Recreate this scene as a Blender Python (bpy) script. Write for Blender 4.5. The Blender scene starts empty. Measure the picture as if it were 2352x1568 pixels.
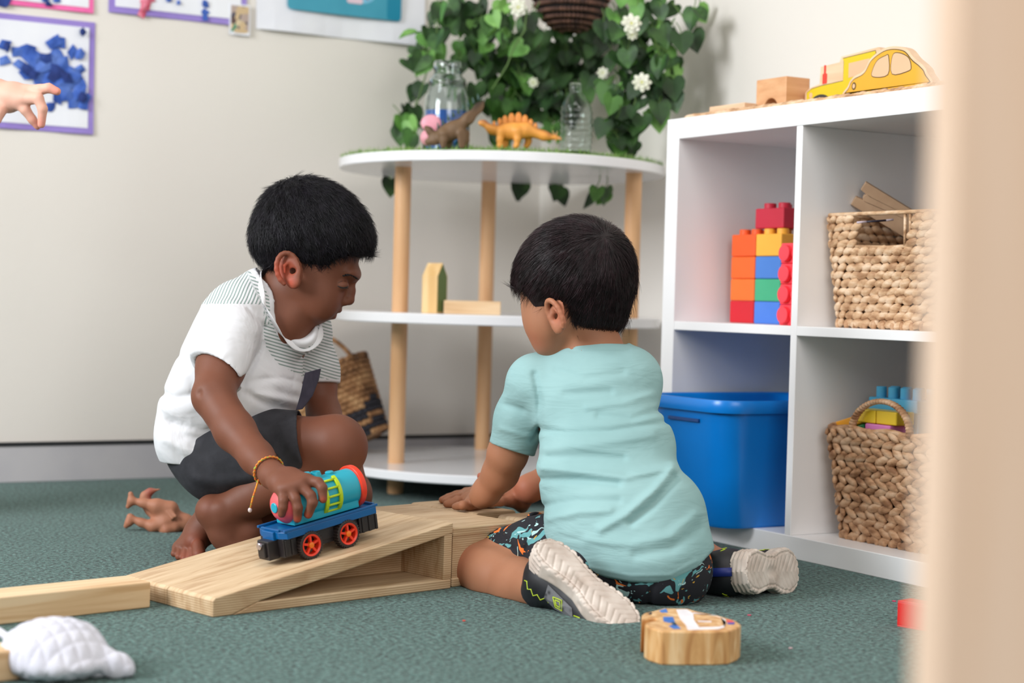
import bpy, bmesh, math, random
import numpy as np
from mathutils import Vector, Matrix
R_ = math.radians
scene = bpy.context.scene
COL = scene.collection
random.seed(4)
np.random.seed(4)

# ------------------------------------------------------------ camera
CAM = np.array([-1.90574, -2.69947, 0.42440])
YAW, PIT, ROL, FPX = 1.0405838, -0.0244312, 0.0265750, 4042.7
_F = np.array([math.cos(PIT)*math.cos(YAW), math.cos(PIT)*math.sin(YAW), math.sin(PIT)])
_R = np.cross(_F, [0, 0, 1]); _R /= np.linalg.norm(_R)
_U = np.cross(_R, _F)
_R2 = math.cos(ROL)*_R + math.sin(ROL)*_U
_U2 = -math.sin(ROL)*_R + math.cos(ROL)*_U

def pt(u, v, d):
    """point of the room seen at photo pixel (u, v) at depth d metres"""
    return CAM + d*(_F + _R2*(u-1176)/FPX - _U2*(v-784)/FPX)

def onz(u, v, z):
    r = _F + _R2*(u-1176)/FPX - _U2*(v-784)/FPX
    return CAM + r*(z-CAM[2])/r[2]

cam_data = bpy.data.cameras.new('camera')
cam = bpy.data.objects.new('camera', cam_data)
COL.objects.link(cam)
M = Matrix.Identity(4)
for i in range(3):
    M[i][0] = _R2[i]; M[i][1] = _U2[i]; M[i][2] = -_F[i]; M[i][3] = CAM[i]
cam.matrix_world = M
cam_data.sensor_width = 36.0
cam_data.lens = FPX*36.0/2352.0
cam_data.clip_start = 0.05
cam_data.dof.use_dof = True
cam_data.dof.focus_distance = 2.62
cam_data.dof.aperture_fstop = 3.6
scene.camera = cam

# ------------------------------------------------------------ light
world = bpy.data.worlds.new('world'); scene.world = world
world.use_nodes = True
bg = world.node_tree.nodes['Background']
bg.inputs[0].default_value = (1.0, 0.93, 0.85, 1)
bg.inputs[1].default_value = 0.33

def area(name, loc, target, sx, sy, power, color=(1, 1, 1)):
    l = bpy.data.lights.new(name, 'AREA'); l.shape = 'RECTANGLE'
    l.size = sx; l.size_y = sy; l.energy = power; l.color = color
    o = bpy.data.objects.new(name, l); COL.objects.link(o)
    o.location = loc
    d = Vector(target)-Vector(loc)
    o.rotation_euler = d.to_track_quat('-Z', 'Y').to_euler()
    return o
# daylight of the tall window in the wall opposite the shelf
area('window_daylight', (-3.9, -0.4, 1.75), (-0.3, 0.1, 0.35), 1.3, 1.3, 108, (0.93, 0.97, 1.0))
area('rear_fill_light', (-1.7, -4.9, 2.1), (-0.5, 0.2, 0.3), 2.2, 1.6, 54, (1.0, 0.97, 0.94))  # added fill from behind the camera, not a real door
area('overhead_fill_light', (-1.3, -1.2, 2.6), (-1.3, -1.2, 0), 1.2, 1.2, 16, (1.0, 0.98, 0.96))  # added overhead fill in place of ceiling bounce, no real lamp

scene.view_settings.view_transform = 'Standard'
scene.view_settings.look = 'None'
scene.view_settings.exposure = 0.30
scene.view_settings.gamma = 1.0
scene.view_settings.use_curve_mapping = False

# ------------------------------------------------------------ materials
def srgb(r, g, b):
    def f(c):
        c /= 255.0
        return c/12.92 if c <= 0.04045 else ((c+0.055)/1.055)**2.4
    return (f(r), f(g), f(b), 1)

class NT:
    def __init__(s, m):
        s.t = m.node_tree; s.n = s.t.nodes; s.l = s.t.links
    def new(s, kind, **kw):
        n = s.n.new(kind)
        for k, v in kw.items():
            if hasattr(n, k): setattr(n, k, v)
        return n
    def link(s, a, b): s.l.new(a, b)

def base_mat(name, col, rough=0.5, spec=0.5, metal=0.0, **kw):
    m = bpy.data.materials.new(name); m.use_nodes = True
    b = m.node_tree.nodes['Principled BSDF']
    b.inputs['Base Color'].default_value = col
    b.inputs['Roughness'].default_value = rough
    b.inputs['Metallic'].default_value = metal
    b.inputs['Specular IOR Level'].default_value = spec
    for k, v in kw.items():
        b.inputs[k].default_value = v
    return m

def varied(name, cols, scale=(1, 1, 1), noise=5.0, detail=3.0, rough=0.5, bump=0.0, bump_scale=None, pos=(0.35, 0.65),
           spec=0.5, kind='noise', distort=0.0, bump_dist=0.002, coords='Object', **kw):
    """principled material with a noise colour ramp between the given colours and an optional bump"""
    m = base_mat(name, cols[0], rough, spec, **kw)
    t = NT(m); b = t.n['Principled BSDF']
    tc = t.new('ShaderNodeTexCoord'); mp = t.new('ShaderNodeMapping')
    mp.inputs['Scale'].default_value = scale
    t.link(tc.outputs[coords], mp.inputs[0])
    if kind == 'wave':
        nz = t.new('ShaderNodeTexWave'); nz.inputs['Scale'].default_value = noise
        nz.inputs['Distortion'].default_value = distort; nz.inputs['Detail'].default_value = detail
        out = nz.outputs['Fac']
    elif kind == 'voronoi':
        nz = t.new('ShaderNodeTexVoronoi'); nz.inputs['Scale'].default_value = noise
        out = nz.outputs['Distance']
    else:
        nz = t.new('ShaderNodeTexNoise'); nz.inputs['Scale'].default_value = noise
        nz.inputs['Detail'].default_value = detail; nz.inputs['Distortion'].default_value = distort
        out = nz.outputs['Fac']
    t.link(mp.outputs[0], nz.inputs['Vector'])
    rp = t.new('ShaderNodeValToRGB')
    e = rp.color_ramp.elements
    e[0].position = pos[0]; e[0].color = cols[0]
    e[1].position = pos[1]; e[1].color = cols[-1]
    for i, c in enumerate(cols[1:-1]):
        k = e.new(pos[0]+(pos[1]-pos[0])*(i+1)/(len(cols)-1)); k.color = c
    t.link(out, rp.inputs[0]); t.link(rp.outputs[0], b.inputs['Base Color'])
    if bump:
        n2 = t.new('ShaderNodeTexNoise'); n2.inputs['Scale'].default_value = bump_scale or noise*3
        n2.inputs['Detail'].default_value = 3
        t.link(mp.outputs[0], n2.inputs['Vector'])
        bp = t.new('ShaderNodeBump'); bp.inputs['Strength'].default_value = bump
        bp.inputs['Distance'].default_value = bump_dist
        t.link(n2.outputs['Fac'], bp.inputs['Height']); t.link(bp.outputs[0], b.inputs['Normal'])
    return m

MAT = {}
MAT['white'] = varied('white_laminate', [srgb(236, 236, 238), srgb(243, 243, 244)], noise=3, rough=0.33)
MAT['table_white'] = varied('table_white_gloss', [srgb(232, 232, 236), srgb(238, 238, 241)], noise=3, rough=0.16)
MAT['wall'] = varied('wall_paint', [srgb(227, 221, 214), srgb(232, 227, 220)], noise=1.3, rough=0.6, bump=0.15, bump_scale=60)
MAT['base'] = varied('grey_baseboard', [srgb(178, 176, 182), srgb(190, 187, 190)], noise=6, rough=0.5)
MAT['black'] = base_mat('black_rubber', srgb(22, 24, 28), 0.6)
MAT['beech'] = varied('beech_wood', [srgb(214, 163, 116), srgb(228, 182, 136)], scale=(1, 1, .12), noise=40, rough=0.45)
MAT['pine'] = varied('pine_wood', [srgb(206, 166, 120), srgb(226, 192, 150), srgb(234, 206, 168)], scale=(.35, 6, 6), noise=9, detail=6, rough=0.5, distort=0.6, bump=0.1)
MAT['pine_z'] = varied('pine_wood_upright', [srgb(214, 170, 106), srgb(236, 204, 150)], scale=(6, 6, .4), noise=8, detail=5, rough=0.5)
MAT['beech_block'] = varied('beech_block', [srgb(206, 150, 104), srgb(224, 174, 128)], scale=(2, .5, 6), noise=12, detail=6, rough=0.5)
MAT['natural_wood'] = varied('plain_wood', [srgb(222, 184, 148), srgb(236, 205, 172)], scale=(2, .6, 6), noise=10, detail=5, rough=0.5)

def ply(name, axis_long=0):
    """worn birch plywood: streaked face grain, end plies as thin horizontal lines"""
    m = base_mat(name, srgb(214, 178, 132), 0.55)
    t = NT(m); b = t.n['Principled BSDF']
    tc = t.new('ShaderNodeTexCoord')
    mp = t.new('ShaderNodeMapping'); mp.inputs['Scale'].default_value = (1.6, 16, 5)
    t.link(tc.outputs['Object'], mp.inputs[0])
    n = t.new('ShaderNodeTexNoise'); n.inputs['Scale'].default_value = 6; n.inputs['Detail'].default_value = 7
    n.inputs['Distortion'].default_value = 0.7
    t.link(mp.outputs[0], n.inputs['Vector'])
    r = t.new('ShaderNodeValToRGB'); e = r.color_ramp.elements
    e[0].position = .3; e[0].color = srgb(180, 146, 110); e[1].position = .7; e[1].color = srgb(218, 192, 158)
    k = e.new(.5); k.color = srgb(206, 178, 142)
    t.link(n.outputs['Fac'], r.inputs[0])
    # plies on the edges
    geo = t.new('ShaderNodeNewGeometry')
    sx = t.new('ShaderNodeSeparateXYZ'); t.link(tc.outputs['Normal'], sx.inputs[0])
    ab = t.new('ShaderNodeMath', operation='ABSOLUTE'); t.link(sx.outputs['Z'], ab.inputs[0])
    lt = t.new('ShaderNodeMath', operation='LESS_THAN'); lt.inputs[1].default_value = 0.5
    t.link(ab.outputs[0], lt.inputs[0])
    so = t.new('ShaderNodeSeparateXYZ'); t.link(tc.outputs['Object'], so.inputs[0])
    mu = t.new('ShaderNodeMath', operation='MULTIPLY'); mu.inputs[1].default_value = 2*math.pi/0.0032
    t.link(so.outputs['Z'], mu.inputs[0])
    si = t.new('ShaderNodeMath', operation='SINE'); t.link(mu.outputs[0], si.inputs[0])
    gt = t.new('ShaderNodeMath', operation='MULTIPLY_ADD'); gt.inputs[1].default_value = .28; gt.inputs[2].default_value = .28
    t.link(si.outputs[0], gt.inputs[0])
    mm = t.new('ShaderNodeMath', operation='MULTIPLY'); t.link(lt.outputs[0], mm.inputs[0]); t.link(gt.outputs[0], mm.inputs[1])
    mx = t.new('ShaderNodeMixRGB'); mx.inputs[2].default_value = srgb(150, 108, 68)
    t.link(mm.outputs[0], mx.inputs[0]); t.link(r.outputs[0], mx.inputs[1])
    t.link(mx.outputs[0], b.inputs['Base Color'])
    n2 = t.new('ShaderNodeTexNoise'); n2.inputs['Scale'].default_value = 60; n2.inputs['Detail'].default_value = 4
    t.link(mp.outputs[0], n2.inputs['Vector'])
    bp = t.new('ShaderNodeBump'); bp.inputs['Strength'].default_value = .25; bp.inputs['Distance'].default_value = .001
    t.link(n2.outputs['Fac'], bp.inputs['Height']); t.link(bp.outputs[0], b.inputs['Normal'])
    return m
MAT['ply'] = ply('worn_plywood')

def plastic(name, rgb, rough=0.35, var=6):
    a = srgb(*rgb); c = srgb(*[max(0, x-var) for x in rgb])
    return varied(name, [c, a], noise=12, rough=rough)

# ------------------------------------------------------------ mesh helpers
class MB:
    """collects vertices and faces of ONE mesh object"""
    def __init__(s): s.v = []; s.f = []; s.mi = []; s.mats = []; s.cur = 0
    def use(s, m):
        if m not in s.mats: s.mats.append(m)
        s.cur = s.mats.index(m)
    def add(s, vs, fs):
        o = len(s.v); s.v += [tuple(map(float, v)) for v in vs]
        s.f += [tuple(i+o for i in f) for f in fs]; s.mi += [s.cur]*len(fs)
    def box(s, lo, hi, mtx=None):
        x0, y0, z0 = lo; x1, y1, z1 = hi
        vs = [(x0, y0, z0), (x1, y0, z0), (x1, y1, z0), (x0, y1, z0), (x0, y0, z1), (x1, y0, z1), (x1, y1, z1), (x0, y1, z1)]
        if mtx is not None: vs = [mtx @ Vector(v) for v in vs]
        s.add(vs, [(0, 3, 2, 1), (4, 5, 6, 7), (0, 1, 5, 4), (1, 2, 6, 5), (2, 3, 7, 6), (3, 0, 4, 7)])
    def tube(s, pts, r, n=10, caps=True, closed=False):
        pts = [np.array(p, float) for p in pts]; m = len(pts)
        rs = r if hasattr(r, '__len__') else [r]*m
        T = []
        for i in range(m):
            a = pts[(i-1) % m] if (closed or i > 0) else pts[i]
            b = pts[(i+1) % m] if (closed or i < m-1) else pts[i]
            t = b-a; T.append(t/(np.linalg.norm(t)+1e-12))
        up = np.array([0, 0, 1.]) if abs(T[0][2]) < .9 else np.array([1., 0, 0])
        N = np.cross(T[0], up); N /= np.linalg.norm(N)
        vs = []
        for i in range(m):
            N = N - T[i]*(N@T[i]); N /= np.linalg.norm(N)
            B = np.cross(T[i], N)
            for k in range(n):
                a = 2*math.pi*k/n
                vs.append(pts[i]+rs[i]*(math.cos(a)*N+math.sin(a)*B))
        fs = []
        for i in range(m if closed else m-1):
            j = (i+1) % m
            for k in range(n):
                l = (k+1) % n
                fs.append((i*n+k, i*n+l, j*n+l, j*n+k))
        if caps and not closed:
            fs.append(tuple(range(n-1, -1, -1))); fs.append(tuple((m-1)*n+k for k in range(n)))
        s.add(vs, fs)
    def lathe(s, prof, n=32, mtx=None, cap0=True, cap1=True, ang=(0, 2*math.pi)):
        vs = []
        for r, z in prof:
            for k in range(n):
                a = 2*math.pi*k/n
                v = Vector((r*math.cos(a), r*math.sin(a), z))
                vs.append(mtx @ v if mtx is not None else v)
        m = len(prof); fs = []
        for i in range(m-1):
            for k in range(n):
                l = (k+1) % n
                fs.append((i*n+k, i*n+l, (i+1)*n+l, (i+1)*n+k))
        if cap0: fs.append(tuple(range(n-1, -1, -1)))
        if cap1: fs.append(tuple((m-1)*n+k for k in range(n)))
        s.add(vs, fs)
    def prism(s, poly, z0, z1, mtx=None):
        n = len(poly)
        vs = [Vector((x, y, z0)) for x, y in poly]+[Vector((x, y, z1)) for x, y in poly]
        if mtx is not None: vs = [mtx @ v for v in vs]
        fs = [tuple(range(n-1, -1, -1)), tuple(range(n, 2*n))]
        fs += [(i, (i+1) % n, n+(i+1) % n, n+i) for i in range(n)]
        s.add(vs, fs)
    def ell(s, c, ax, nu=10, nv=7, mtx=None):
        """ellipsoid: centre c, three axis vectors"""
        c = np.array(c, float); ax = np.array(ax, float)
        vs = [c+ax[2]]
        for j in range(1, nv):
            p = math.pi*j/nv
            for k in range(nu):
                a = 2*math.pi*k/nu
                vs.append(c+math.sin(p)*(math.cos(a)*ax[0]+math.sin(a)*ax[1])+math.cos(p)*ax[2])
        vs.append(c-ax[2])
        fs = [(0, 1+k, 1+(k+1) % nu) for k in range(nu)]
        for j in range(nv-2):
            for k in range(nu):
                a = 1+j*nu+k; b = 1+j*nu+(k+1) % nu
                fs.append((a, a+nu, b+nu, b))
        e = len(vs)-1; o = 1+(nv-2)*nu
        fs += [(e, o+(k+1) % nu, o+k) for k in range(nu)]
        if mtx is not None: vs = [mtx @ Vector(v) for v in vs]
        s.add(vs, fs)
    def build(s, name, mat=None, parent=None, smooth=False, bevel=0, seg=2, weld=False, loc=None, auto=None):
        me = bpy.data.meshes.new(name)
        me.from_pydata(s.v, [], s.f)
        mats = s.mats if s.mats else [mat]
        for m_ in mats: me.materials.append(m_)
        if s.mats: me.polygons.foreach_set('material_index', s.mi)
        me.update()
        bm = bmesh.new(); bm.from_mesh(me)
        bmesh.ops.recalc_face_normals(bm, faces=bm.faces); bm.to_mesh(me); bm.free()
        if smooth: me.polygons.foreach_set('use_smooth', [True]*len(me.polygons))
        if auto is not None:
            try: me.set_sharp_from_angle(angle=R_(auto))
            except Exception: pass
        o = bpy.data.objects.new(name, me); COL.objects.link(o)
        if parent is not None:
            o.parent = parent
        if loc is not None: o.location = loc
        if bevel:
            b = o.modifiers.new('bevel', 'BEVEL'); b.width = bevel; b.segments = seg; b.limit_method = 'ANGLE'; b.angle_limit = R_(35)
        return o

def tag(o, label=None, cat=None, group=None, kind=None):
    if label: o['label'] = label
    if cat: o['category'] = cat
    if group: o['group'] = group
    if kind: o['kind'] = kind
    return o

def empty(name, loc=(0, 0, 0), rz=0, label=None, cat=None, group=None):
    o = bpy.data.objects.new(name, None); COL.objects.link(o)
    o.empty_display_size = 0.05
    o.location = loc; o.rotation_euler = (0, 0, rz)
    return tag(o, label, cat, group)

def adopt(o, root):
    """parent o (built in world coordinates) to root and keep it where it is"""
    rm = root_matrix(root)
    o.parent = root
    o.matrix_parent_inverse = rm.inverted()
    return o
def root_matrix(r):
    return Matrix.LocRotScale(r.location, r.rotation_euler, r.scale)
def TR(x, y, z, rz=0, rx=0, ry=0):
    return Matrix.Translation((x, y, z)) @ Matrix.Rotation(rz, 4, 'Z') @ Matrix.Rotation(ry, 4, 'Y') @ Matrix.Rotation(rx, 4, 'X')

# ------------------------------------------------------------ implicit surfaces (bodies, clothes, toy animals)
F4 = np.float32
def V3(*a): return np.array(a, F4)
def unit(v):
    v = np.array(v, float); return v/(np.linalg.norm(v)+1e-12)
def smin(a, b, k):
    if k <= 0: return np.minimum(a, b)
    h = np.maximum(k-np.abs(a-b), 0)/k
    return np.minimum(a, b)-h*h*k*.25
def smax(a, b, k): return -smin(-a, -b, k)
def capsule(a, b, ra, rb=None):
    a = np.array(a, F4); b = np.array(b, F4); rb = ra if rb is None else rb
    ab = b-a; L = float(ab@ab)
    def f(P):
        pa = P-a; h = np.clip((pa@ab)/L, 0, 1)
        return np.sqrt(((pa-h[:, None]*ab)**2).sum(1))-(ra+(rb-ra)*h)
    return f
def ellip(c, r, ax=None):
    """ax: rows are the axis directions"""
    c = np.array(c, F4); r = np.array(r, F4); A = None if ax is None else np.array(ax, F4)
    def f(P):
        q = P-c
        if A is not None: q = q@A.T
        k0 = np.sqrt(((q/r)**2).sum(1)); k1 = np.sqrt(((q/(r*r))**2).sum(1))+1e-9
        return k0*(k0-1)/k1
    return f
def plane(p, n):
    """negative on the side away from n"""
    p = np.array(p, F4); n = np.array(unit(n), F4)
    return lambda P: (P-p)@n
def rbox(c, h, ax=None, r=.003):
    c = np.array(c, F4); h = np.array(h, F4)-r; A = None if ax is None else np.array(ax, F4)
    def f(P):
        q = P-c
        if A is not None: q = q@A.T
        q = np.abs(q)-h
        return np.sqrt((np.maximum(q, 0)**2).sum(1))+np.minimum(q.max(1), 0)-r
    return f
class Blob:
    def __init__(s): s.ops = []
    def u(s, f, k=.01): s.ops.append(('u', f, k)); return s
    def c(s, f, k=.004): s.ops.append(('c', f, k)); return s      # carve away
    def i(s, f, k=.004): s.ops.append(('i', f, k)); return s      # keep the inside of f
    def d(s, f): s.ops.append(('d', f, 0)); return s              # displacement
    def chain(s, pts, rs, k=.01):
        for j in range(len(pts)-1): s.u(capsule(pts[j], pts[j+1], rs[j], rs[j+1]), k)
        return s
    def __call__(s, P):
        d = None
        for o, f, k in s.ops:
            if d is None: d = f(P); continue
            if o == 'u': d = smin(d, f(P), k)
            elif o == 'c': d = smax(d, -f(P), k)
            elif o == 'i': d = smax(d, f(P), k)
            else: d = d + f(P)
        return d
def surface(f, lo, hi, h):
    """polygonise f = 0 (surface nets on a sparse grid)"""
    lo = np.array(lo, float); n = np.ceil((np.array(hi)-lo)/h).astype(int)+1
    B = 8; nb = (n+B-1)//B
    g = np.indices(tuple(nb)).reshape(3, -1).T
    cen = (lo+(g*B+B/2-.5)*h).astype(F4)
    dc = np.concatenate([f(cen[i:i+60000]) for i in range(0, len(cen), 60000)])
    N = nb*B
    val = np.ones(tuple(N), F4)
    keep = np.abs(dc) < h*B*1.05
    sg = np.where(dc < 0, -1, 1).astype(F4).reshape(tuple(nb))
    val = np.repeat(np.repeat(np.repeat(sg, B, 0), B, 1), B, 2)*h*4
    loc = np.indices((B, B, B)).reshape(3, -1).T
    gk = g[keep]
    for i in range(0, len(gk), 400):
        idx = (gk[i:i+400, None, :]*B+loc[None]).reshape(-1, 3)
        val[idx[:, 0], idx[:, 1], idx[:, 2]] = f((lo+idx*h).astype(F4))
    val[0] = val[-1] = h*4; val[:, 0] = val[:, -1] = h*4; val[:, :, 0] = val[:, :, -1] = h*4
    S = val < 0
    # active cells
    c = [S[i:S.shape[0]-1+i, j:S.shape[1]-1+j, k:S.shape[2]-1+k] for i in (0, 1) for j in (0, 1) for k in (0, 1)]
    cnt = sum(x.astype(np.int8) for x in c)
    act = (cnt > 0) & (cnt < 8)
    ids = np.argwhere(act)
    num = -np.ones(act.shape, np.int64); num[act] = np.arange(len(ids))
    corner = [(i, j, k) for i in (0, 1) for j in (0, 1) for k in (0, 1)]
    cv = [val[ids[:, 0]+i, ids[:, 1]+j, ids[:, 2]+k] for i, j, k in corner]
    acc = np.zeros((len(ids), 3)); w = np.zeros(len(ids))
    for a in range(8):
        for b in range(a+1, 8):
            da = np.array(corner[b])-np.array(corner[a])
            if np.abs(da).sum() != 1: continue
            x = (cv[a] < 0) != (cv[b] < 0)
            t = cv[a]/(cv[a]-cv[b]+1e-20)
            p = np.array(corner[a])+t[:, None]*da
            acc += p*x[:, None]; w += x
    V = lo+(ids+acc/w[:, None])*h
    quads = []
    for ax in range(3):
        e = np.zeros(3, int); e[ax] = 1; u = np.zeros(3, int); u[(ax+1) % 3] = 1; v = np.zeros(3, int); v[(ax+2) % 3] = 1
        sh = np.array(S.shape)-1
        A = S[:sh[0]+(0 if e[0] else 0), :sh[1], :sh[2]]
        Bn = S[e[0]:sh[0]+e[0], e[1]:sh[1]+e[1], e[2]:sh[2]+e[2]]
        cr = np.argwhere(A != Bn)
        cr = cr[((cr-u) >= 0).all(1) & ((cr-v) >= 0).all(1)]
        q = [num[tuple((cr-u-v).T)], num[tuple((cr-v).T)], num[tuple(cr.T)], num[tuple((cr-u).T)]]
        q = np.stack(q, 1)
        flip = ~S[tuple(cr.T)]
        q[flip] = q[flip][:, ::-1]
        quads.append(q)
    Q = np.concatenate(quads)
    Q = Q[(Q >= 0).all(1)]
    return V, Q
def blob_object(name, f, lo, hi, h, mat, parent=None, relax=1, attrs=None):
    V, Q = surface(f, lo, hi, h)
    for _ in range(relax):
        acc = np.zeros_like(V); w = np.zeros(len(V))
        for a, b in ((0, 1), (1, 2), (2, 3), (3, 0)):
            np.add.at(acc, Q[:, a], V[Q[:, b]]); np.add.at(w, Q[:, a], 1)
            np.add.at(acc, Q[:, b], V[Q[:, a]]); np.add.at(w, Q[:, b], 1)
        V = .55*V+.45*acc/np.maximum(w, 1)[:, None]
    me = bpy.data.meshes.new(name)
    me.vertices.add(len(V)); me.vertices.foreach_set('co', V.astype(F4).ravel())
    me.loops.add(Q.size); me.loops.foreach_set('vertex_index', Q.astype(np.int32).ravel())
    me.polygons.add(len(Q)); me.polygons.foreach_set('loop_start', np.arange(0, Q.size, 4, dtype=np.int32))
    me.polygons.foreach_set('loop_total', np.full(len(Q), 4, np.int32))
    me.polygons.foreach_set('use_smooth', np.ones(len(Q), bool))
    me.update(calc_edges=True); me.validate()
    me.materials.append(mat)
    if attrs:
        for k, fn in attrs.items():
            at = me.attributes.new(k, 'FLOAT', 'POINT'); at.data.foreach_set('value', fn(V).astype(F4))
    o = bpy.data.objects.new(name, me); COL.objects.link(o)
    if parent is not None: adopt(o, parent)
    return o
def bounds(pts, m):
    p = np.array(pts); return p.min(0)-m, p.max(0)+m

# ============================================================ the room
WY = 1.1147      # wall_left plane (y)
WX = 0.40        # wall_right plane (x)
FX0, FX1, FY0, FY1 = -4.2, WX, -5.2, WY

def carpet():
    m = base_mat('green_carpet', srgb(96, 128, 116), 0.95, 0.15)
    t = NT(m); b = t.n['Principled BSDF']
    tc = t.new('ShaderNodeTexCoord')
    n1 = t.new('ShaderNodeTexNoise'); n1.inputs['Scale'].default_value = 150; n1.inputs['Detail'].default_value = 3
    n1.inputs['Roughness'].default_value = .6
    n2 = t.new('ShaderNodeTexVoronoi'); n2.inputs['Scale'].default_value = 210
    n3 = t.new('ShaderNodeTexNoise'); n3.inputs['Scale'].default_value = 5; n3.inputs['Detail'].default_value = 3
    for n in (n1, n2, n3): t.link(tc.outputs['Object'], n.inputs['Vector'])
    r = t.new('ShaderNodeValToRGB'); e = r.color_ramp.elements
    e[0].position = .33; e[0].color = srgb(14, 28, 28); e[1].position = .70; e[1].color = srgb(112, 146, 142)
    k = e.new(.43); k.color = srgb(56, 84, 80)
    k = e.new(.54); k.color = srgb(80, 114, 108)
    t.link(n1.outputs['Fac'], r.inputs[0])
    n4 = t.new('ShaderNodeTexNoise'); n4.inputs['Scale'].default_value = 185; n4.inputs['Detail'].default_value = 1.5; t.link(tc.outputs['Object'], n4.inputs['Vector'])
    r4 = t.new('ShaderNodeValToRGB'); e4 = r4.color_ramp.elements; e4[0].position = .30; e4[0].color = (.16, .20, .20, 1); e4[1].position = .42; e4[1].color = (1, 1, 1, 1); t.link(n4.outputs['Fac'], r4.inputs[0])
    mx = t.new('ShaderNodeMixRGB', blend_type='MULTIPLY'); mx.inputs[0].default_value = .5
    r3 = t.new('ShaderNodeValToRGB'); e = r3.color_ramp.elements
    e[0].position = .3; e[0].color = (.72, .78, .76, 1); e[1].position = .7; e[1].color = (1, 1, 1, 1)
    t.link(n3.outputs['Fac'], r3.inputs[0])
    t.link(r.outputs[0], mx.inputs[1]); t.link(r3.outputs[0], mx.inputs[2])
    m4 = t.new('ShaderNodeMixRGB', blend_type='MULTIPLY'); m4.inputs[0].default_value = 1.0; t.link(mx.outputs[0], m4.inputs[1]); t.link(r4.outputs[0], m4.inputs[2]); t.link(m4.outputs[0], b.inputs['Base Color'])
    ad = t.new('ShaderNodeMath', operation='ADD'); t.link(n1.outputs['Fac'], ad.inputs[0])
    sc = t.new('ShaderNodeMath', operation='MULTIPLY'); sc.inputs[1].default_value = -.35
    t.link(n2.outputs['Distance'], sc.inputs[0]); t.link(sc.outputs[0], ad.inputs[1])
    bp = t.new('ShaderNodeBump'); bp.inputs['Strength'].default_value = .9; bp.inputs['Distance'].default_value = .006
    t.link(ad.outputs[0], bp.inputs['Height']); t.link(bp.outputs[0], b.inputs['Normal'])
    b.inputs['Sheen Weight'].default_value = .15
    return m
MAT['carpet'] = carpet()
m = MB(); m.box((FX0, FY0, -.06), (FX1+.1, FY1+.1, 0)); tag(m.build('floor', MAT['carpet']), kind='structure')
m = MB(); m.box((FX0, WY, 0), (WX+.1, WY+.1, 2.6)); tag(m.build('wall_left', MAT['wall']), kind='structure')
m = MB(); m.box((WX, FY0, 0), (WX+.1, WY, 2.6)); tag(m.build('wall_right', MAT['wall']), kind='structure')
m = MB(); m.box((FX0, WY-.012, 0), (WX, WY, .078)); tag(m.build('baseboard_left', MAT['base'], bevel=.001), kind='structure')
m = MB(); m.box((FX0, WY-.014, .078), (WX, WY, .086)); tag(m.build('trim_1', MAT['black']), kind='structure')
m = MB(); m.box((WX-.012, FY0, 0), (WX, WY-.014, .078)); tag(m.build('baseboard_right', MAT['base'], bevel=.001), kind='structure')

# ============================================================ cube shelf
shelf = empty('cube_shelf', (0, 0, 0), 0, 'white four-cube shelf unit standing against the right wall, holding baskets and bricks', 'shelf')
SD = .388
def sbox(name, lo, hi):
    m = MB(); m.box(lo, hi); return m.build(name, MAT['white'], shelf, bevel=.0012)
sbox('side_panel', (0, -.038, 0), (SD, 0, .765))
sbox('side_panel', (0, -.765, 0), (SD, -.727, .765))
sbox('top_panel', (0, -.727, .727), (SD, -.038, .765))
sbox('bottom_panel', (0, -.727, 0), (SD, -.038, .038))
sbox('divider', (.001, -.3905, .038), (SD, -.3745, .727))
sbox('middle_shelf', (.001, -.3745, .3745), (SD, -.038, .3905))
sbox('middle_shelf', (.001, -.727, .3745), (SD, -.3905, .3905))
sbox('back_panel', (SD-.004, -.727, .038), (SD, -.038, .727))

# ============================================================ round table
TC = (.029, .665); TR_ = .357
table = empty('round_table', (TC[0], TC[1], 0), 0, 'low round white table with beech legs and two open shelves in the corner', 'table')
def disc(name, z1, t=.021, r=TR_):
    m = MB(); m.lathe([(r-.002, z1-t), (r, z1-t+.002), (r, z1-.002), (r-.002, z1)], 96)
    return m.build(name, MAT['table_white'], table, smooth=True, auto=30)
disc('tabletop', .719); disc('lower_shelf', .389, r=TR_); disc('bottom_shelf', .066, .019, r=TR_)
for x, y in ((-.240, .004), (.115, .259), (.184, -.246)):
    m = MB(); m.lathe([(.0155, 0), (.0175, .003), (.0175, .698)], 28, TR(x, y, 0))
    m.build('leg', MAT['beech'], table, smooth=True, auto=40)
GT = .719   # table top height

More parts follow.
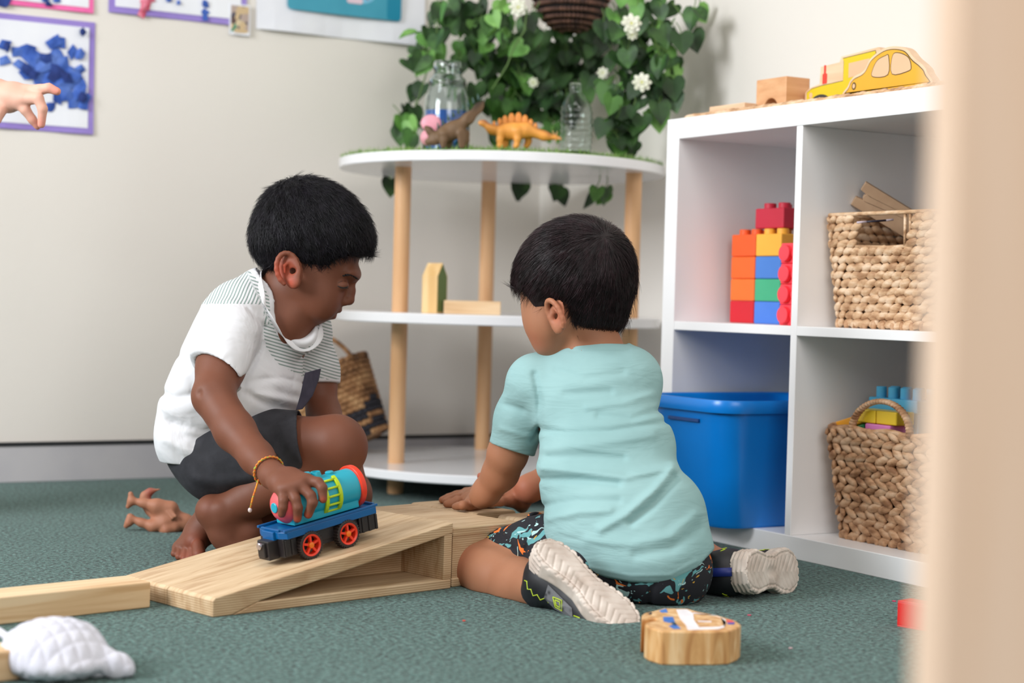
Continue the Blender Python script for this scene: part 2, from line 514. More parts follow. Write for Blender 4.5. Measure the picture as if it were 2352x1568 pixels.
# ============================================================ pictures on the wall
MAT['paper'] = varied('white_paper', [srgb(228, 230, 240), srgb(238, 240, 246)], noise=6, rough=0.7)
MAT['purple_card'] = varied('purple_card', [srgb(140, 118, 196), srgb(158, 138, 212)], noise=5, rough=0.7)
MAT['pink_card'] = varied('pink_card', [srgb(238, 96, 166), srgb(244, 118, 180)], noise=5, rough=0.7)
MAT['tissue_blue'] = varied('blue_tissue', [srgb(28, 62, 140), srgb(60, 98, 186), srgb(92, 124, 200)], noise=18, detail=4, rough=0.8)
MAT['tissue_navy'] = varied('navy_tissue', [srgb(24, 42, 104), srgb(40, 66, 140)], noise=18, rough=0.8)
MAT['tissue_red'] = varied('red_tissue', [srgb(206, 80, 108), srgb(230, 150, 170)], noise=60, rough=0.8)
def sheet(name, x0, x1, z0, z1, y, t, mat, parent, curl=0.0, n=10, skew=0.0):
    """a sheet of card on the wall, very slightly curled at the bottom"""
    m = MB(); vs = []; fs = []
    for layer in (0, 1):
        for i in range(n+1):
            for j in range(n+1):
                x = x0+(x1-x0)*i/n; z = z0+(z1-z0)*j/n + skew*(i/n)
                c = curl*((1-j/n)**3)*(0.5+.5*math.sin(i*0.9))
                vs.append((x, y - c - (t if layer else 0), z))
    k = (n+1)**2
    for i in range(n):
        for j in range(n):
            a = i*(n+1)+j
            fs.append((a, a+1, a+n+2, a+n+1)); fs.append((k+a, k+a+n+1, k+a+n+2, k+a+1))
    edge = [i*(n+1) for i in range(n+1)]+[n*(n+1)+j for j in range(1, n+1)]+[i*(n+1)+n for i in range(n-1, -1, -1)]+[j for j in range(n-1, 0, -1)]
    for a, b in zip(edge, edge[1:]+edge[:1]): fs.append((a, b, k+b, k+a))
    m.add(vs, fs)
    return m.build(name, mat, parent, smooth=False)
def scraps(name, mat, parent, spots, y, rng):
    """torn tissue pieces, each one a part"""
    for (x, z, s) in spots:
        s *= 1.5
        m = MB()
        n = rng.randint(4, 6); a0 = rng.random()*6.3
        pts = []
        for k in range(n):
            a = a0+2*math.pi*k/n+rng.uniform(-.3, .3); r = s*rng.uniform(.55, 1.1)
            pts.append((x+r*math.cos(a), z+r*math.sin(a)))
        d = rng.uniform(.001, .006)
        c = (x, y-d-.004*rng.random(), z)
        vs = [c]+[(p[0], y-.0015-rng.uniform(0, d), p[1]) for p in pts]
        vs += [(v[0], v[1]+.0006, v[2]) for v in vs]
        k = n+1
        fs = [(0, 1+i, 1+(i+1) % n) for i in range(n)]+[(k, k+1+(i+1) % n, k+1+i) for i in range(n)]
        fs += [(1+i, 1+(i+1) % n, k+1+(i+1) % n, k+1+i) for i in range(n)]
        m.add(vs, fs)
        m.build(name, mat, parent)
def artwork(label, x0, x1, z0, z1, card, b, seed, group=None):
    root = empty('collage_artwork', (x0, WY-.001, z0), 0, label, 'artwork')
    rng = random.Random(seed)
    sheet('backing_card', 0, x1-x0, 0, z1-z0, 0, .0015, MAT[card], root, .004)
    sheet('paper', b, x1-x0-b, b, z1-z0-b, -.0022, .0008, MAT['paper'], root, .003)
    return root, rng
root, rng = artwork('purple-bordered collage of torn blue tissue on white paper', -.99, -.751, .759, 1.004, 'purple_card', .013, 3)
def px(u, v, y=WY): 
    r = _F + _R2*(u-1176)/FPX - _U2*(v-784)/FPX
    p = CAM + r*(y-CAM[1])/r[1]; return p
def loc_spots(root, lst): 
    out = []
    for u, v, s in lst:
        p = px(u, v); out.append((p[0]-root.location.x, p[2]-root.location.z, s))
    return out
blue = [(10, 105, .011), (35, 118, .012), (8, 140, .010), (62, 120, .016), (80, 135, .016), (120, 100, .017), (135, 95, .014), (128, 130, .015), (165, 122, .013), (180, 125, .014),
        (100, 150, .018), (75, 155, .015), (140, 150, .016), (180, 160, .012), (150, 165, .018), (120, 170, .018), (160, 185, .018), (185, 195, .014), (140, 190, .016), (110, 190, .016),
        (150, 215, .017), (180, 215, .017), (188, 236, .012), (130, 225, .015), (165, 235, .013), (200, 222, .008), (115, 245, .010), (60, 170, .013), (90, 175, .014), (45, 150, .011)]
navy = [(12, 108, .009), (100, 135, .011), (130, 165, .015), (150, 178, .013), (185, 75, .007), (188, 225, .010), (60, 160, .010), (75, 172, .010), (115, 180, .012)]
scraps('blue_tissue_scrap', MAT['tissue_blue'], root, loc_spots(root, blue), -.0032, rng)
scraps('navy_tissue_scrap', MAT['tissue_navy'], root, loc_spots(root, navy), -.009, rng)
root, rng = artwork('pink-bordered collage on white paper, above the purple-bordered one at far left', -.99, -.756, 1.023, 1.268, 'pink_card', .011, 5)
scraps('navy_tissue_scrap', MAT['tissue_navy'], root, loc_spots(root, [(8, 5, .012), (108, 10, .007), (60, -40, .02), (150, -60, .02), (100, -90, .03)]), -.004, rng)
scraps('blue_tissue_scrap', MAT['tissue_blue'], root, loc_spots(root, [(100, -5, .008), (128, 0, .007), (120, -60, .02)]), -.004, rng)
root, rng = artwork('landscape purple-bordered collage with red and blue strips, beside the white poster', -.722, -.400, 1.030, 1.26, 'purple_card', .014, 6)
scraps('blue_tissue_scrap', MAT['tissue_blue'], root, loc_spots(root, [(385, 0, .006), (408, 8, .005), (468, 10, .008), (468, 28, .008), (468, 42, .006), (400, -40, .02), (480, -50, .02)]), -.004, rng)
scraps('red_tissue_scrap', MAT['tissue_red'], root, loc_spots(root, [(335, 2, .011), (329, 16, .010), (325, 30, .009), (345, 0, .007), (300, -40, .02)]), -.004, rng)

# little photograph
def photo_mat():
    m = base_mat('photo_print', srgb(200, 180, 150), .35); t = NT(m); b = t.n['Principled BSDF']
    tc = t.new('ShaderNodeTexCoord'); n = t.new('ShaderNodeTexVoronoi'); n.inputs['Scale'].default_value = 70
    t.link(tc.outputs['Object'], n.inputs['Vector'])
    s = t.new('ShaderNodeSeparateXYZ'); t.link(n.outputs['Color'], s.inputs[0])
    r = t.new('ShaderNodeValToRGB'); r.color_ramp.interpolation = 'CONSTANT'; e = r.color_ramp.elements
    e[0].color = srgb(206, 180, 140); e[1].position = .55; e[1].color = srgb(60, 140, 110)
    for p, c in ((.3, (92, 70, 66)), (.42, (180, 160, 150)), (.7, (214, 196, 160)), (.85, (70, 72, 92))): k = e.new(p); k.color = srgb(*c)
    t.link(s.outputs[0], r.inputs[0]); t.link(r.outputs[0], b.inputs['Base Color']); return m
ph = empty('small_photograph', (-.442, WY-.006, 1.009), 0, 'small snapshot print overlapping the corner of the landscape collage', 'photo')
sheet('print_border', 0, .050, 0, .070, 0, .001, MAT['paper'], ph, .001)
sheet('picture', .0035, .0465, .0045, .066, -.0013, .0004, photo_mat(), ph)
# white poster with a teal panel
po = empty('poster', (-.376, WY-.001, 1.028), 0, 'large white poster with teal rounded panel above the round table', 'poster')
sheet('poster_sheet', 0, .434, 0, .30, 0, .002, MAT['paper'], po, .010, skew=.0)
def rrect(x0, y0, x1, y1, r, n=6):
    P = []
    for cx, cy, a0 in ((x1-r, y1-r, 0), (x0+r, y1-r, 90), (x0+r, y0+r, 180), (x1-r, y0+r, 270)):
        for k in range(n+1):
            a = R_(a0+90*k/n); P.append((cx+r*math.cos(a), cy+r*math.sin(a)))
    return P
WM = Matrix(((1, 0, 0, 0), (0, 0, -1, 0), (0, 1, 0, 0), (0, 0, 0, 1)))   # prism xy -> wall xz, z towards the room
m = MB(); m.prism(rrect(.072, .052, .366, .29, .012), .0125, .0131, WM); m.build('teal_panel', plastic('teal_print', (66, 160, 186), .5), po)
m = MB(); m.prism(rrect(.328, .052, .366, .29, .010), .0131, .0134, WM); m.build('dark_teal_band', plastic('dark_teal_print', (0, 136, 168), .5), po)
m = MB(); m.prism(rrect(.085, .090, .196, .20, .002), .0131, .0136, WM); m.build('blue_caption_box', plastic('blue_print', (22, 120, 206), .5), po)
m = MB()
for i in range(9): m.box((.100+i*.0095, -.0142, .0985), (.1055+i*.0095, -.0136, .1075 - (.002 if i % 3 else 0)))
m.build('white_lettering', MAT['paper'], po)
m = MB(); m.prism([(.262+.040*math.cos(a*.2618), .120+.036*math.sin(a*.2618)) for a in range(24)], .0131, .0137, WM); m.build('pale_blue_spot', plastic('pale_print', (128, 200, 232), .5), po)
m = MB(); m.prism([(.262+.022*math.cos(a*.2618), .124+.018*math.sin(a*.2618)) for a in range(24)], .0137, .0141, WM); m.build('green_spot', plastic('pale_green_print', (170, 214, 170), .5), po)
m = MB(); m.prism(rrect(.222, .082, .264, .097, .007), .0137, .0142, WM); m.build('pale_pill', plastic('pale_pink_print', (232, 208, 222), .5), po)
m = MB(); m.prism([(.248, .112), (.262, .100), (.266, .094), (.258, .098), (.252, .104)], .0142, .0147, WM); m.build('grey_mark', plastic('grey_print', (70, 92, 104), .5), po)
m = MB(); m.prism([(.276, .092), (.284, .106), (.276, .104), (.271, .108), (.270, .100)], .0142, .0147, WM); m.build('magenta_mark', plastic('magenta_print', (150, 70, 140), .5), po)

# ============================================================ hanging greenery
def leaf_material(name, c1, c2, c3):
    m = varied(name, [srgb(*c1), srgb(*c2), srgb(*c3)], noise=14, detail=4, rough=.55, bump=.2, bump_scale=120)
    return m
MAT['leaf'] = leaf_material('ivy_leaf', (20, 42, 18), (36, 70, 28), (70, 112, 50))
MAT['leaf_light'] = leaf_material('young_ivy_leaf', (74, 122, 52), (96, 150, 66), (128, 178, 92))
MAT['stem'] = plastic('vine_stem', (88, 118, 58), .6)
HEART = [(0, -.08), (.20, .10), (.42, .06), (.52, -.18), (.44, -.46), (.22, -.76), (0, -1.0), (-.22, -.76), (-.44, -.46), (-.52, -.18), (-.42, .06), (-.20, .10)]
def add_leaf(m, c, n, up, s, rng):
    n = np.array(n, float); n /= np.linalg.norm(n)
    up = np.array(up, float); up -= n*(up@n); up /= np.linalg.norm(up)
    r = np.cross(up, n); fold = rng.uniform(.1, .35); curl = rng.uniform(-.25, .25)
    vs = []
    for x, y in HEART+[(0, -.3), (0, -.62)]:
        z = fold*abs(x) + curl*(y+.3)**2
        vs.append(c + s*(x*r + (y+.2)*up + z*n))
    # split along the midrib: 12 = centre high, 13 = centre low
    fs = [(0, 12, 2, 1), (12, 3, 2), (12, 13, 4, 3), (13, 6, 5, 4), (0, 11, 10, 12), (12, 10, 9), (12, 9, 8, 13), (13, 8, 7, 6)]
    k = len(vs); off = -n*s*.02
    m.add(vs, fs)
def garland(label, blobs, depth, seed, flowers, stems, light=.25, size=.044):
    rng = random.Random(seed)
    root = empty('ivy_garland', tuple(pt(blobs[0][0], 0, depth[0])), 0, label, 'artificial plant')
    m = MB(); stm = MB()
    for (u, v, r, n, dd) in blobs:
        for k in range(n):
            a = rng.random()*6.283; q = math.sqrt(rng.random())*r
            d = rng.uniform(*depth)+dd
            c = pt(u+q*math.cos(a), v+q*math.sin(a), d)
            c[0] = min(c[0], WX-.02); c[1] = min(c[1], WY-.025); c[2] = max(c[2], .745) if v < 350 else c[2]
            nn = (-_F*1.0 + np.array([rng.gauss(0, .5), rng.gauss(0, .5), rng.gauss(.25, .4)]))
            up = np.array([rng.gauss(0, .35), rng.gauss(0, .35), 1])
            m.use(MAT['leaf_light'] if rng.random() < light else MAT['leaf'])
            s_ = size*rng.uniform(.75, 1.2)
            add_leaf(m, c, nn, up, s_, rng)
            if rng.random() < .6:
                m.use(MAT['stem']); e = c+np.array([rng.uniform(-.02, .02), rng.uniform(-.02, .02), rng.uniform(.015, .04)])
                m.tube([c+np.array([0, 0, s_*.15]), (c+e)/2+np.array([.003, 0, .004]), e], .0012, 5)
    for s in stems: 
        P = [pt(*p) for p in s]
        m.use(MAT['stem']); m.tube(P, .0018, 6)
    lf = m.build('foliage', None, root, smooth=False); adopt(lf, root)
    so = modifier_solid(lf, .0006)
    for (u, v, d, s) in flowers:
        f = MB(); c = pt(u, v, d); f.use(MAT['petal'])
        for ring, (cnt, tilt, sc) in enumerate(((8, .25, 1), (7, .7, .8), (5, 1.1, .55))):
            for k in range(cnt):
                a = 6.283*k/cnt+ring*.4+rng.uniform(-.1, .1)
                dirv = math.cos(a)*_R2+math.sin(a)*_U2
                ax = dirv*math.cos(tilt)-_F*math.sin(tilt); ax /= np.linalg.norm(ax)
                side = np.cross(ax, -_F*math.cos(tilt)-dirv*math.sin(tilt)); side /= np.linalg.norm(side)
                nor = np.cross(ax, side)
                f.ell(c+ax*s*.55*sc, (ax*s*.55*sc, side*s*.3, nor*s*.06), 8, 6)
        f.use(MAT['petal_core']); f.ell(c-_F*s*.35, (_R2*s*.16, _U2*s*.16, _F*s*.12), 8, 6)
        adopt(f.build('flower', None, root, smooth=True), root)
    return root
def modifier_solid(o, t):
    md = o.modifiers.new('thick', 'SOLIDIFY'); md.thickness = t; return md
MAT['petal'] = varied('white_petal', [srgb(214, 218, 190), srgb(244, 244, 234)], noise=30, rough=.6)
MAT['petal_core'] = plastic('petal_core', (206, 208, 120), .6)
garland('left ivy garland of the hanging basket, draping behind the blue jar',
        [(1020, 30, 32, 6, 0), (985, 95, 42, 9, 0), (1075, 35, 55, 18, .1), (1110, 110, 60, 26, .1), (1060, 170, 45, 12, .05), (1180, 60, 55, 20, 0),
         (1180, 160, 70, 34, .15), (950, 130, 30, 8, .05), (965, 195, 22, 4, .1), (940, 270, 26, 7, .05), (1130, 225, 60, 16, .2), (935, 300, 22, 4, .05), (895, 425, 16, 2, .1)],
        (3.86, 4.02), 11, [(1190, 18, 3.82, .020), (982, 140, 3.9, .010)],
        [[(1210, 20, 3.85), (1205, 70, 3.84), (1180, 110, 3.84), (1165, 150, 3.85), (1130, 205, 3.86)], [(1000, 10, 4.0), (1010, 80, 3.98), (985, 150, 3.97), (960, 230, 3.97), (940, 310, 3.98)]], light=.28)
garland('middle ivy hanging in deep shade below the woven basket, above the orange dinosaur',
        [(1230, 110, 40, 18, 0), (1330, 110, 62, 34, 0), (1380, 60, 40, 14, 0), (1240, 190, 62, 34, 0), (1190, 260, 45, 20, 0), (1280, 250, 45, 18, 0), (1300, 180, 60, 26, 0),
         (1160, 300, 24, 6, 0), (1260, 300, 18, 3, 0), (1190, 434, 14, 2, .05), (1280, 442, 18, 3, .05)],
        (4.02, 4.2), 12, [(1225, 190, 4.0, .012)], [[(1300, 60, 4.1), (1290, 150, 4.1), (1230, 240, 4.12), (1195, 330, 4.13)]], light=.03)  # shade put into the leaf mix: hardly any pale leaves
garland('right ivy garland of the hanging basket, with white flowers, near the right wall',
        [(1450, 30, 50, 16, 0), (1520, 30, 36, 9, 0), (1490, 100, 55, 24, 0), (1540, 75, 30, 7, 0), (1600, 25, 18, 3, 0), (1594, 82, 5, 1, 0), (1415, 60, 35, 10, 0),
         (1510, 160, 48, 20, 0), (1425, 130, 25, 6, 0), (1420, 190, 30, 9, .0), (1540, 200, 26, 6, 0), (1470, 215, 60, 22, 0), (1430, 270, 48, 18, 0), (1410, 315, 38, 12, 0), (1505, 250, 14, 3, 0), (1440, 330, 26, 6, 0),
         (1365, 445, 12, 2, .1), (1395, 440, 12, 2, .1)],
        (3.70, 3.86), 13, [(1450, 55, 3.66, .021), (1474, 190, 3.68, .020), (1385, 168, 3.8, .013), (1452, 80, 3.68, .012)],
        [[(1540, 0, 3.75), (1570, 40, 3.74), (1600, 60, 3.73)], [(1450, 40, 3.8), (1480, 140, 3.8), (1440, 230, 3.8), (1420, 330, 3.82)]], light=.16)
# woven basket in the corner
hb = empty('hanging_basket', tuple(pt(1310, 70, 4.02)), 0, 'dark brown woven hanging basket, only its bottom in the frame above the ivy', 'basket')
m = MB(); rng = random.Random(2)
for j in range(9):
    th_ = R_(-78+j*11); rr = .085*math.cos(th_)+.004; zz = .085*math.sin(th_)*1.1+.09
    n = max(8, int(rr*6.283/.0095))
    for k in range(n):
        a = 6.283*(k+.5*(j % 2))/n
        t_ = np.array([-math.sin(a), math.cos(a), 0]); o_ = np.array([math.cos(a)*math.cos(th_), math.sin(a)*math.cos(th_), math.sin(th_)]); w_ = np.cross(t_, o_)
        m.ell((rr*math.cos(a), rr*math.sin(a), zz), (t_*.0056, w_*.0062, o_*.004), 6, 5)
m.build('weave', varied('dark_rattan', [srgb(58, 36, 30), srgb(120, 82, 66)], noise=40, rough=.6), hb, smooth=True)
m = MB(); m.lathe([(.01, .004), (.045, .012), (.072, .038), (.083, .075), (.086, .15), (.082, .2), (.078, .2), (.078, .1)], 32); m.build('liner', plastic('dark_liner', (26, 20, 18), .8), hb, smooth=True)

# ============================================================ things on the round table
MAT['turf'] = varied('artificial_turf', [srgb(74, 112, 40), srgb(120, 158, 78), srgb(150, 178, 100)], noise=90, rough=.7)
gm = empty('grass_mat', (TC[0], TC[1], GT), 0, 'artificial grass mat covering the round tabletop', 'mat')
m = MB(); m.lathe([(TR_-.004, .0002), (TR_-.003, .002)], 64); m.build('backing', MAT['turf'], gm)
m = MB(); rng = random.Random(8)
for k in range(5200):
    a = rng.random()*6.283; r = (TR_-.004)*math.sqrt(rng.uniform(.3, 1))
    x, y = r*math.cos(a), r*math.sin(a); h = rng.uniform(.007, .014); b = rng.random()*6.283
    w = .0011; dx, dy = w*math.cos(b), w*math.sin(b); lx, ly = rng.gauss(0, .0025), rng.gauss(0, .0025)
    m.add([(x-dx, y-dy, .002), (x+dx, y+dy, .002), (x+lx, y+ly, .002+h), (x+dy*.6, y-dx*.6, .002)], [(0, 1, 2), (1, 3, 2), (3, 0, 2)])
tag(m.build('blades', MAT['turf'], gm), kind='stuff')

def glass(name, tint=(1, 1, 1, 1), rough=.02, ior=1.45):
    m = bpy.data.materials.new(name); m.use_nodes = True; b = m.node_tree.nodes['Principled BSDF']
    b.inputs['Base Color'].default_value = tint; b.inputs['Roughness'].default_value = rough
    b.inputs['Transmission Weight'].default_value = 1.0; b.inputs['IOR'].default_value = ior
    return m
p = pt(1024, 335, 3.72)
GZ = GT+.003
jar = empty('glass_jar', (p[0], p[1], GZ), 0, 'tall clear jar half filled with blue liquid, on the round table', 'jar')
JP = [(.046, .002), (.049, .006), (.0495, .10), (.047, .122), (.040, .140), (.0385, .146), (.040, .150), (.0385, .160), (.030, .168), (.028, .176), (.0305, .181), (.0315, .190), (.029, .198)]
m = MB(); m.lathe(JP+[(.0265, .198), (.0265, .178), (.0285, .166), (.0365, .158), (.0365, .146), (.0445, .121), (.047, .10), (.0468, .008), (.040, .005)], 40); m.build('jar_body', glass('jar_glass', (.86, .92, .93, 1), .06, 1.42), jar, smooth=True, auto=50)
m = MB(); m.lathe([(.0455, .0085), (.0462, .012), (.0462, .093), (.044, .0935)], 40); m.build('blue_liquid', base_mat('blue_liquid', srgb(20, 92, 178), .12, .5), jar, smooth=True, auto=40)
p = pt(1320, 349, 3.62)
bo = empty('water_bottle', (p[0], p[1], GZ), R_(20), 'crumpled clear plastic bottle without a cap, at the right of the round table', 'bottle')
m = MB(); prof = []
for i in range(44):
    z = .002+i*.0034
    if z < .095: r = .0325+.0012*math.sin(z*520)
    elif z < .128: r = .0325-.020*((z-.095)/.033)**1.4
    else: r = .0125+(.0012 if .132 < z < .136 else 0)
    prof.append((r, z))
inner = [(r-.0006, z) for r, z in reversed(prof)]
m.lathe(prof+inner[:-1], 36)
ob = m.build('bottle_body', glass('thin_plastic', (.90, .96, .94, 1), .08, 1.33), bo, smooth=True)
for v in ob.data.vertices:      # crumple
    z = v.co.z
    k = .0022*math.sin(z*170+v.co.x*90)*math.cos(v.co.y*120+z*60)
    v.co.x *= 1+k*18; v.co.y *= 1-k*14
    v.co.x += .004*math.sin(z*28)

# ============================================================ toy dinosaurs on the table
def attr_mix(name, col_a, col_b, attr, rough=.5, noise=30, soft=None, **kw):
    m = base_mat(name, col_a, rough, **kw); t = NT(m); b = t.n['Principled BSDF']
    a = t.new('ShaderNodeAttribute'); a.attribute_name = attr
    n = t.new('ShaderNodeTexNoise'); n.inputs['Scale'].default_value = noise; n.inputs['Detail'].default_value = 3
    tc = t.new('ShaderNodeTexCoord'); t.link(tc.outputs['Object'], n.inputs['Vector'])
    s = t.new('ShaderNodeMath', operation='MULTIPLY_ADD'); s.inputs[1].default_value = .5; s.inputs[2].default_value = -.25
    t.link(n.outputs['Fac'], s.inputs[0])
    ad = t.new('ShaderNodeMath', operation='ADD', use_clamp=True); t.link(a.outputs['Fac'], ad.inputs[0]); t.link(s.outputs[0], ad.inputs[1])
    mx = t.new('ShaderNodeMixRGB'); mx.inputs[1].default_value = col_a; mx.inputs[2].default_value = col_b
    t.link(ad.outputs[0], mx.inputs[0]); t.link(mx.outputs[0], b.inputs['Base Color'])
    bp = t.new('ShaderNodeBump'); bp.inputs['Strength'].default_value = .3; bp.inputs['Distance'].default_value = .001
    n2 = t.new('ShaderNodeTexNoise'); n2.inputs['Scale'].default_value = noise*12; t.link(tc.outputs['Object'], n2.inputs['Vector'])
    t.link(n2.outputs['Fac'], bp.inputs['Height']); t.link(bp.outputs[0], b.inputs['Normal'])
    return m
def pp(u, v, d, dd=0): return pt(u, v, d+dd)
# orange plated dinosaur
D0 = 3.60
steg = empty('toy_dinosaur', tuple(pp(1185, 338, D0)*[1, 1, 0]+[0, 0, GZ+.004]), 0, 'orange plated toy dinosaur facing left beside the clear bottle', 'toy dinosaur')
b = Blob()
b.u(ellip(pp(1180, 300, D0), (.034, .016, .019), (_R2, _F, _U2)), .01)
b.chain([pp(1210, 298, D0), pp(1250, 312, D0), pp(1300, 320, D0)], [.015, .008, .002], .012)
b.chain([pp(1158, 302, D0), pp(1130, 298, D0), pp(1112, 284, D0)], [.013, .008, .006], .01)
b.u(ellip(pp(1108, 282, D0), (.009, .005, .006), (_R2, _F, _U2)), .006)
for (u, v0, dd, off) in ((1150, 310, -.012, 0), (1188, 308, -.012, 2), (1162, 312, .014, 0), (1212, 312, .013, 4)):
    b.chain([pp(u, v0-8, D0, dd), pp(u-2+off, v0+12, D0, dd), pp(u-1, 333, D0, dd), pp(u-4, 336, D0, dd)], [.009, .006, .0045, .005], .006)
lo, hi = bounds([pp(1095, 270, D0-.03), pp(1310, 345, D0+.03)], .015)
spine = [pp(1112, 278, D0), pp(1150, 288, D0), pp(1180, 281, D0), pp(1215, 290, D0), pp(1260, 308, D0)]
def near_line(pts, r):
    fs = [capsule(pts[i], pts[i+1], 0) for i in range(len(pts)-1)]
    def f(V):
        V = V.astype(F4); d = fs[0](V)
        for g in fs[1:]: d = np.minimum(d, g(V))
        return np.clip(1.2-d/r, 0, 1)
    return f
blob_object('body', b, lo, hi, .0016, attr_mix('orange_rubber', srgb(236, 160, 70), srgb(120, 56, 48), 'back', .5, 40), steg, attrs={'back': near_line(spine, .010)})
for k, (u, v, s) in enumerate(((1135, 284, .006), (1148, 280, .008), (1160, 277, .011), (1175, 274, .013), (1191, 273, .0135), (1206, 277, .012), (1219, 283, .009), (1230, 290, .007))):
    for side in (-1, 1):
        m = MB(); c = pp(u, v, D0, side*.004)
        m.ell(c, (_R2*s*.55, _F*.0016, _U2*s), 8, 8)
        adopt(m.build('plate', plastic('plate_orange', (232, 148, 66), .5) if k == 0 and side < 0 else bpy.data.materials['plate_orange'], steg, smooth=True), steg)
for u, v in ((1268, 300), (1280, 301), (1276, 326), (1290, 322)):
    m = MB(); m.tube([pp(1277, 314, D0), pp(u, v, D0, -.004)], [.002, .0004], 6)
    adopt(m.build('tail_spike', MAT['beech'], steg, smooth=True), steg)
# dark armoured long-neck
D1 = 3.54
dn = empty('toy_dinosaur', tuple(pp(1030, 333, D1)*[1, 1, 0]+[0, 0, GZ+.004]), 0, 'dark brown long-necked toy dinosaur with raised spiny neck in front of the blue jar', 'toy dinosaur')
b = Blob()
b.u(ellip(pp(1035, 302, D1), (.026, .017, .019), (unit(_R2+.5*_U2), _F, unit(_U2-.5*_R2))), .01)
b.chain([pp(1048, 295, D1), pp(1075, 272, D1), pp(1100, 248, D1), pp(1120, 228, D1)], [.014, .010, .0075, .007], .012)
b.u(ellip(pp(1122, 228, D1), (.011, .006, .006), (unit(_R2+.7*_U2), _F, unit(_U2-.7*_R2))), .005)
b.chain([pp(1018, 308, D1), pp(1000, 322, D1), pp(982, 326, D1), pp(968, 324, D1), pp(966, 318, D1)], [.013, .008, .005, .003, .001], .01)
b.chain([pp(1000, 318, D1), pp(985, 300, D1), pp(972, 292, D1), pp(966, 292, D1)], [.008, .007, .006, .003], .008)
for (u, dd) in ((1018, -.012), (1060, -.012), (1030, .013), (1068, .013)):
    b.chain([pp(u, 308, D1, dd), pp(u+1, 322, D1, dd), pp(u, 334, D1, dd)], [.010, .007, .006], .006)
lo, hi = bounds([pp(955, 215, D1-.04), pp(1140, 342, D1+.04)], .015)
blob_object('body', b, lo, hi, .0016, attr_mix('brown_rubber', srgb(112, 86, 60), srgb(56, 44, 36), 'back', .6, 60), dn,
            attrs={'back': near_line([pp(985, 296, D1), pp(1030, 288, D1), pp(1070, 262, D1), pp(1115, 222, D1)], .009)})
for k in range(9):
    u = 1008+k*11.5; v = 290-k*7.8-(k > 1)*4
    m = MB(); c = pp(u, v, D1); m.tube([c-_U2*.005, c+_U2*.008-_R2*.003], [.0035, .0004], 6)
    adopt(m.build('back_spine', plastic('spine_grey', (70, 96, 90), .6) if k == 0 else bpy.data.materials['spine_grey'], dn, smooth=True), dn)
# pink pebble egg pieces and blue bead behind
def pebble(label, u, v, d, ax, col, cat, name):
    c = pt(u, v, d); m = MB(); m.ell((0, 0, 0), ax, 16, 12)
    o = m.build(name, plastic(name+'_paint', col, .45), None, smooth=True, loc=tuple(c)); tag(o, label, cat); return o
pebble('pale pink oval toy egg leaning against the blue jar behind the dark dinosaur', 990, 283, 3.61, (_R2*.021, _F*.006, _U2*.018), (232, 160, 176), 'toy egg', 'toy_egg')
pebble('small pale pink oval toy egg lying low in front of the blue jar', 984, 316, 3.60, (_R2*.017, _F*.012, _U2*.017), (226, 156, 168), 'toy egg', 'toy_egg')
pebble('small bright blue bead on the grass between the dark dinosaur legs', 1052, 326, 3.58, (_R2*.008, _F*.008, _U2*.006), (30, 132, 200), 'bead', 'bead')

# ============================================================ blocks on the table's middle shelf
MZ = .389
def wood_box(name, label, cat, loc, size, rz, mat, bevel=.0015, rx=0, ry=0, group=None):
    m = MB(); x, y, z = size; m.box((-x/2, -y/2, 0), (x/2, y/2, z))
    o = m.build(name, MAT[mat], None, bevel=bevel, loc=loc); o.rotation_euler = (rx, ry, rz)
    return tag(o, label, cat, group)
p = pt(997, 714, 3.70); 
hbk = empty('house_block', (p[0], p[1], MZ), R_(25), 'upright wooden block with a pointed house-shaped top, on the round table middle shelf', 'wooden block')
poly = [(-.018, 0), (.018, 0), (.018, .078), (0, .106), (-.018, .078)]
m = MB(); m.prism(poly, -.020, .020, Matrix.Rotation(R_(90), 4, 'X')); m.build('block_body', MAT['pine_z'], hbk, bevel=.0012)
m = MB(); m.prism([(x*.86, .003+z*.95) for x, z in poly], .0200, .0204, Matrix.Rotation(R_(90), 4, 'X')); m.build('green_print', plastic('olive_print', (96, 116, 66), .6), hbk)
p = pt(1084, 719, 3.68)
wood_box('wooden_block', 'long flat wooden block lying on the round table middle shelf', 'wooden block', (p[0], p[1], MZ), (.118, .030, .028), math.atan2(_R2[1], _R2[0])+R_(4), 'pine')

# ============================================================ leaning basket with dark stripes
def weave_tube_rows(m, rows, matf=None):
    for pts, r, n, ph in rows:
        pass
lb = empty('striped_basket', tuple(pt(800, 1015, 4.0)), 0, 'woven brown basket with two black zigzag stripes, tilted against the wall behind the crouching boy', 'basket')
rx_ = unit(_R2*math.cos(R_(26))+_U2*math.sin(R_(26))); ux_ = unit(_U2*math.cos(R_(26))-_R2*math.sin(R_(26)))
ux_ = unit(ux_ + _F*.12); fx_ = np.cross(ux_, rx_); 
LBC = pt(893, 984, 4.0) - rx_*.096       # centre of the bottom
LBM = Matrix(((rx_[0], fx_[0], ux_[0], LBC[0]), (rx_[1], fx_[1], ux_[1], LBC[1]), (rx_[2], fx_[2], ux_[2], LBC[2]), (0, 0, 0, 1)))
MAT['seagrass'] = varied('brown_seagrass', [srgb(112, 76, 46), srgb(168, 122, 80), srgb(196, 154, 108)], noise=26, detail=4, rough=.7)
MAT['dark_fibre'] = plastic('dark_fibre', (46, 46, 54), .8)
m = MB(); rng = random.Random(5); NR = 15
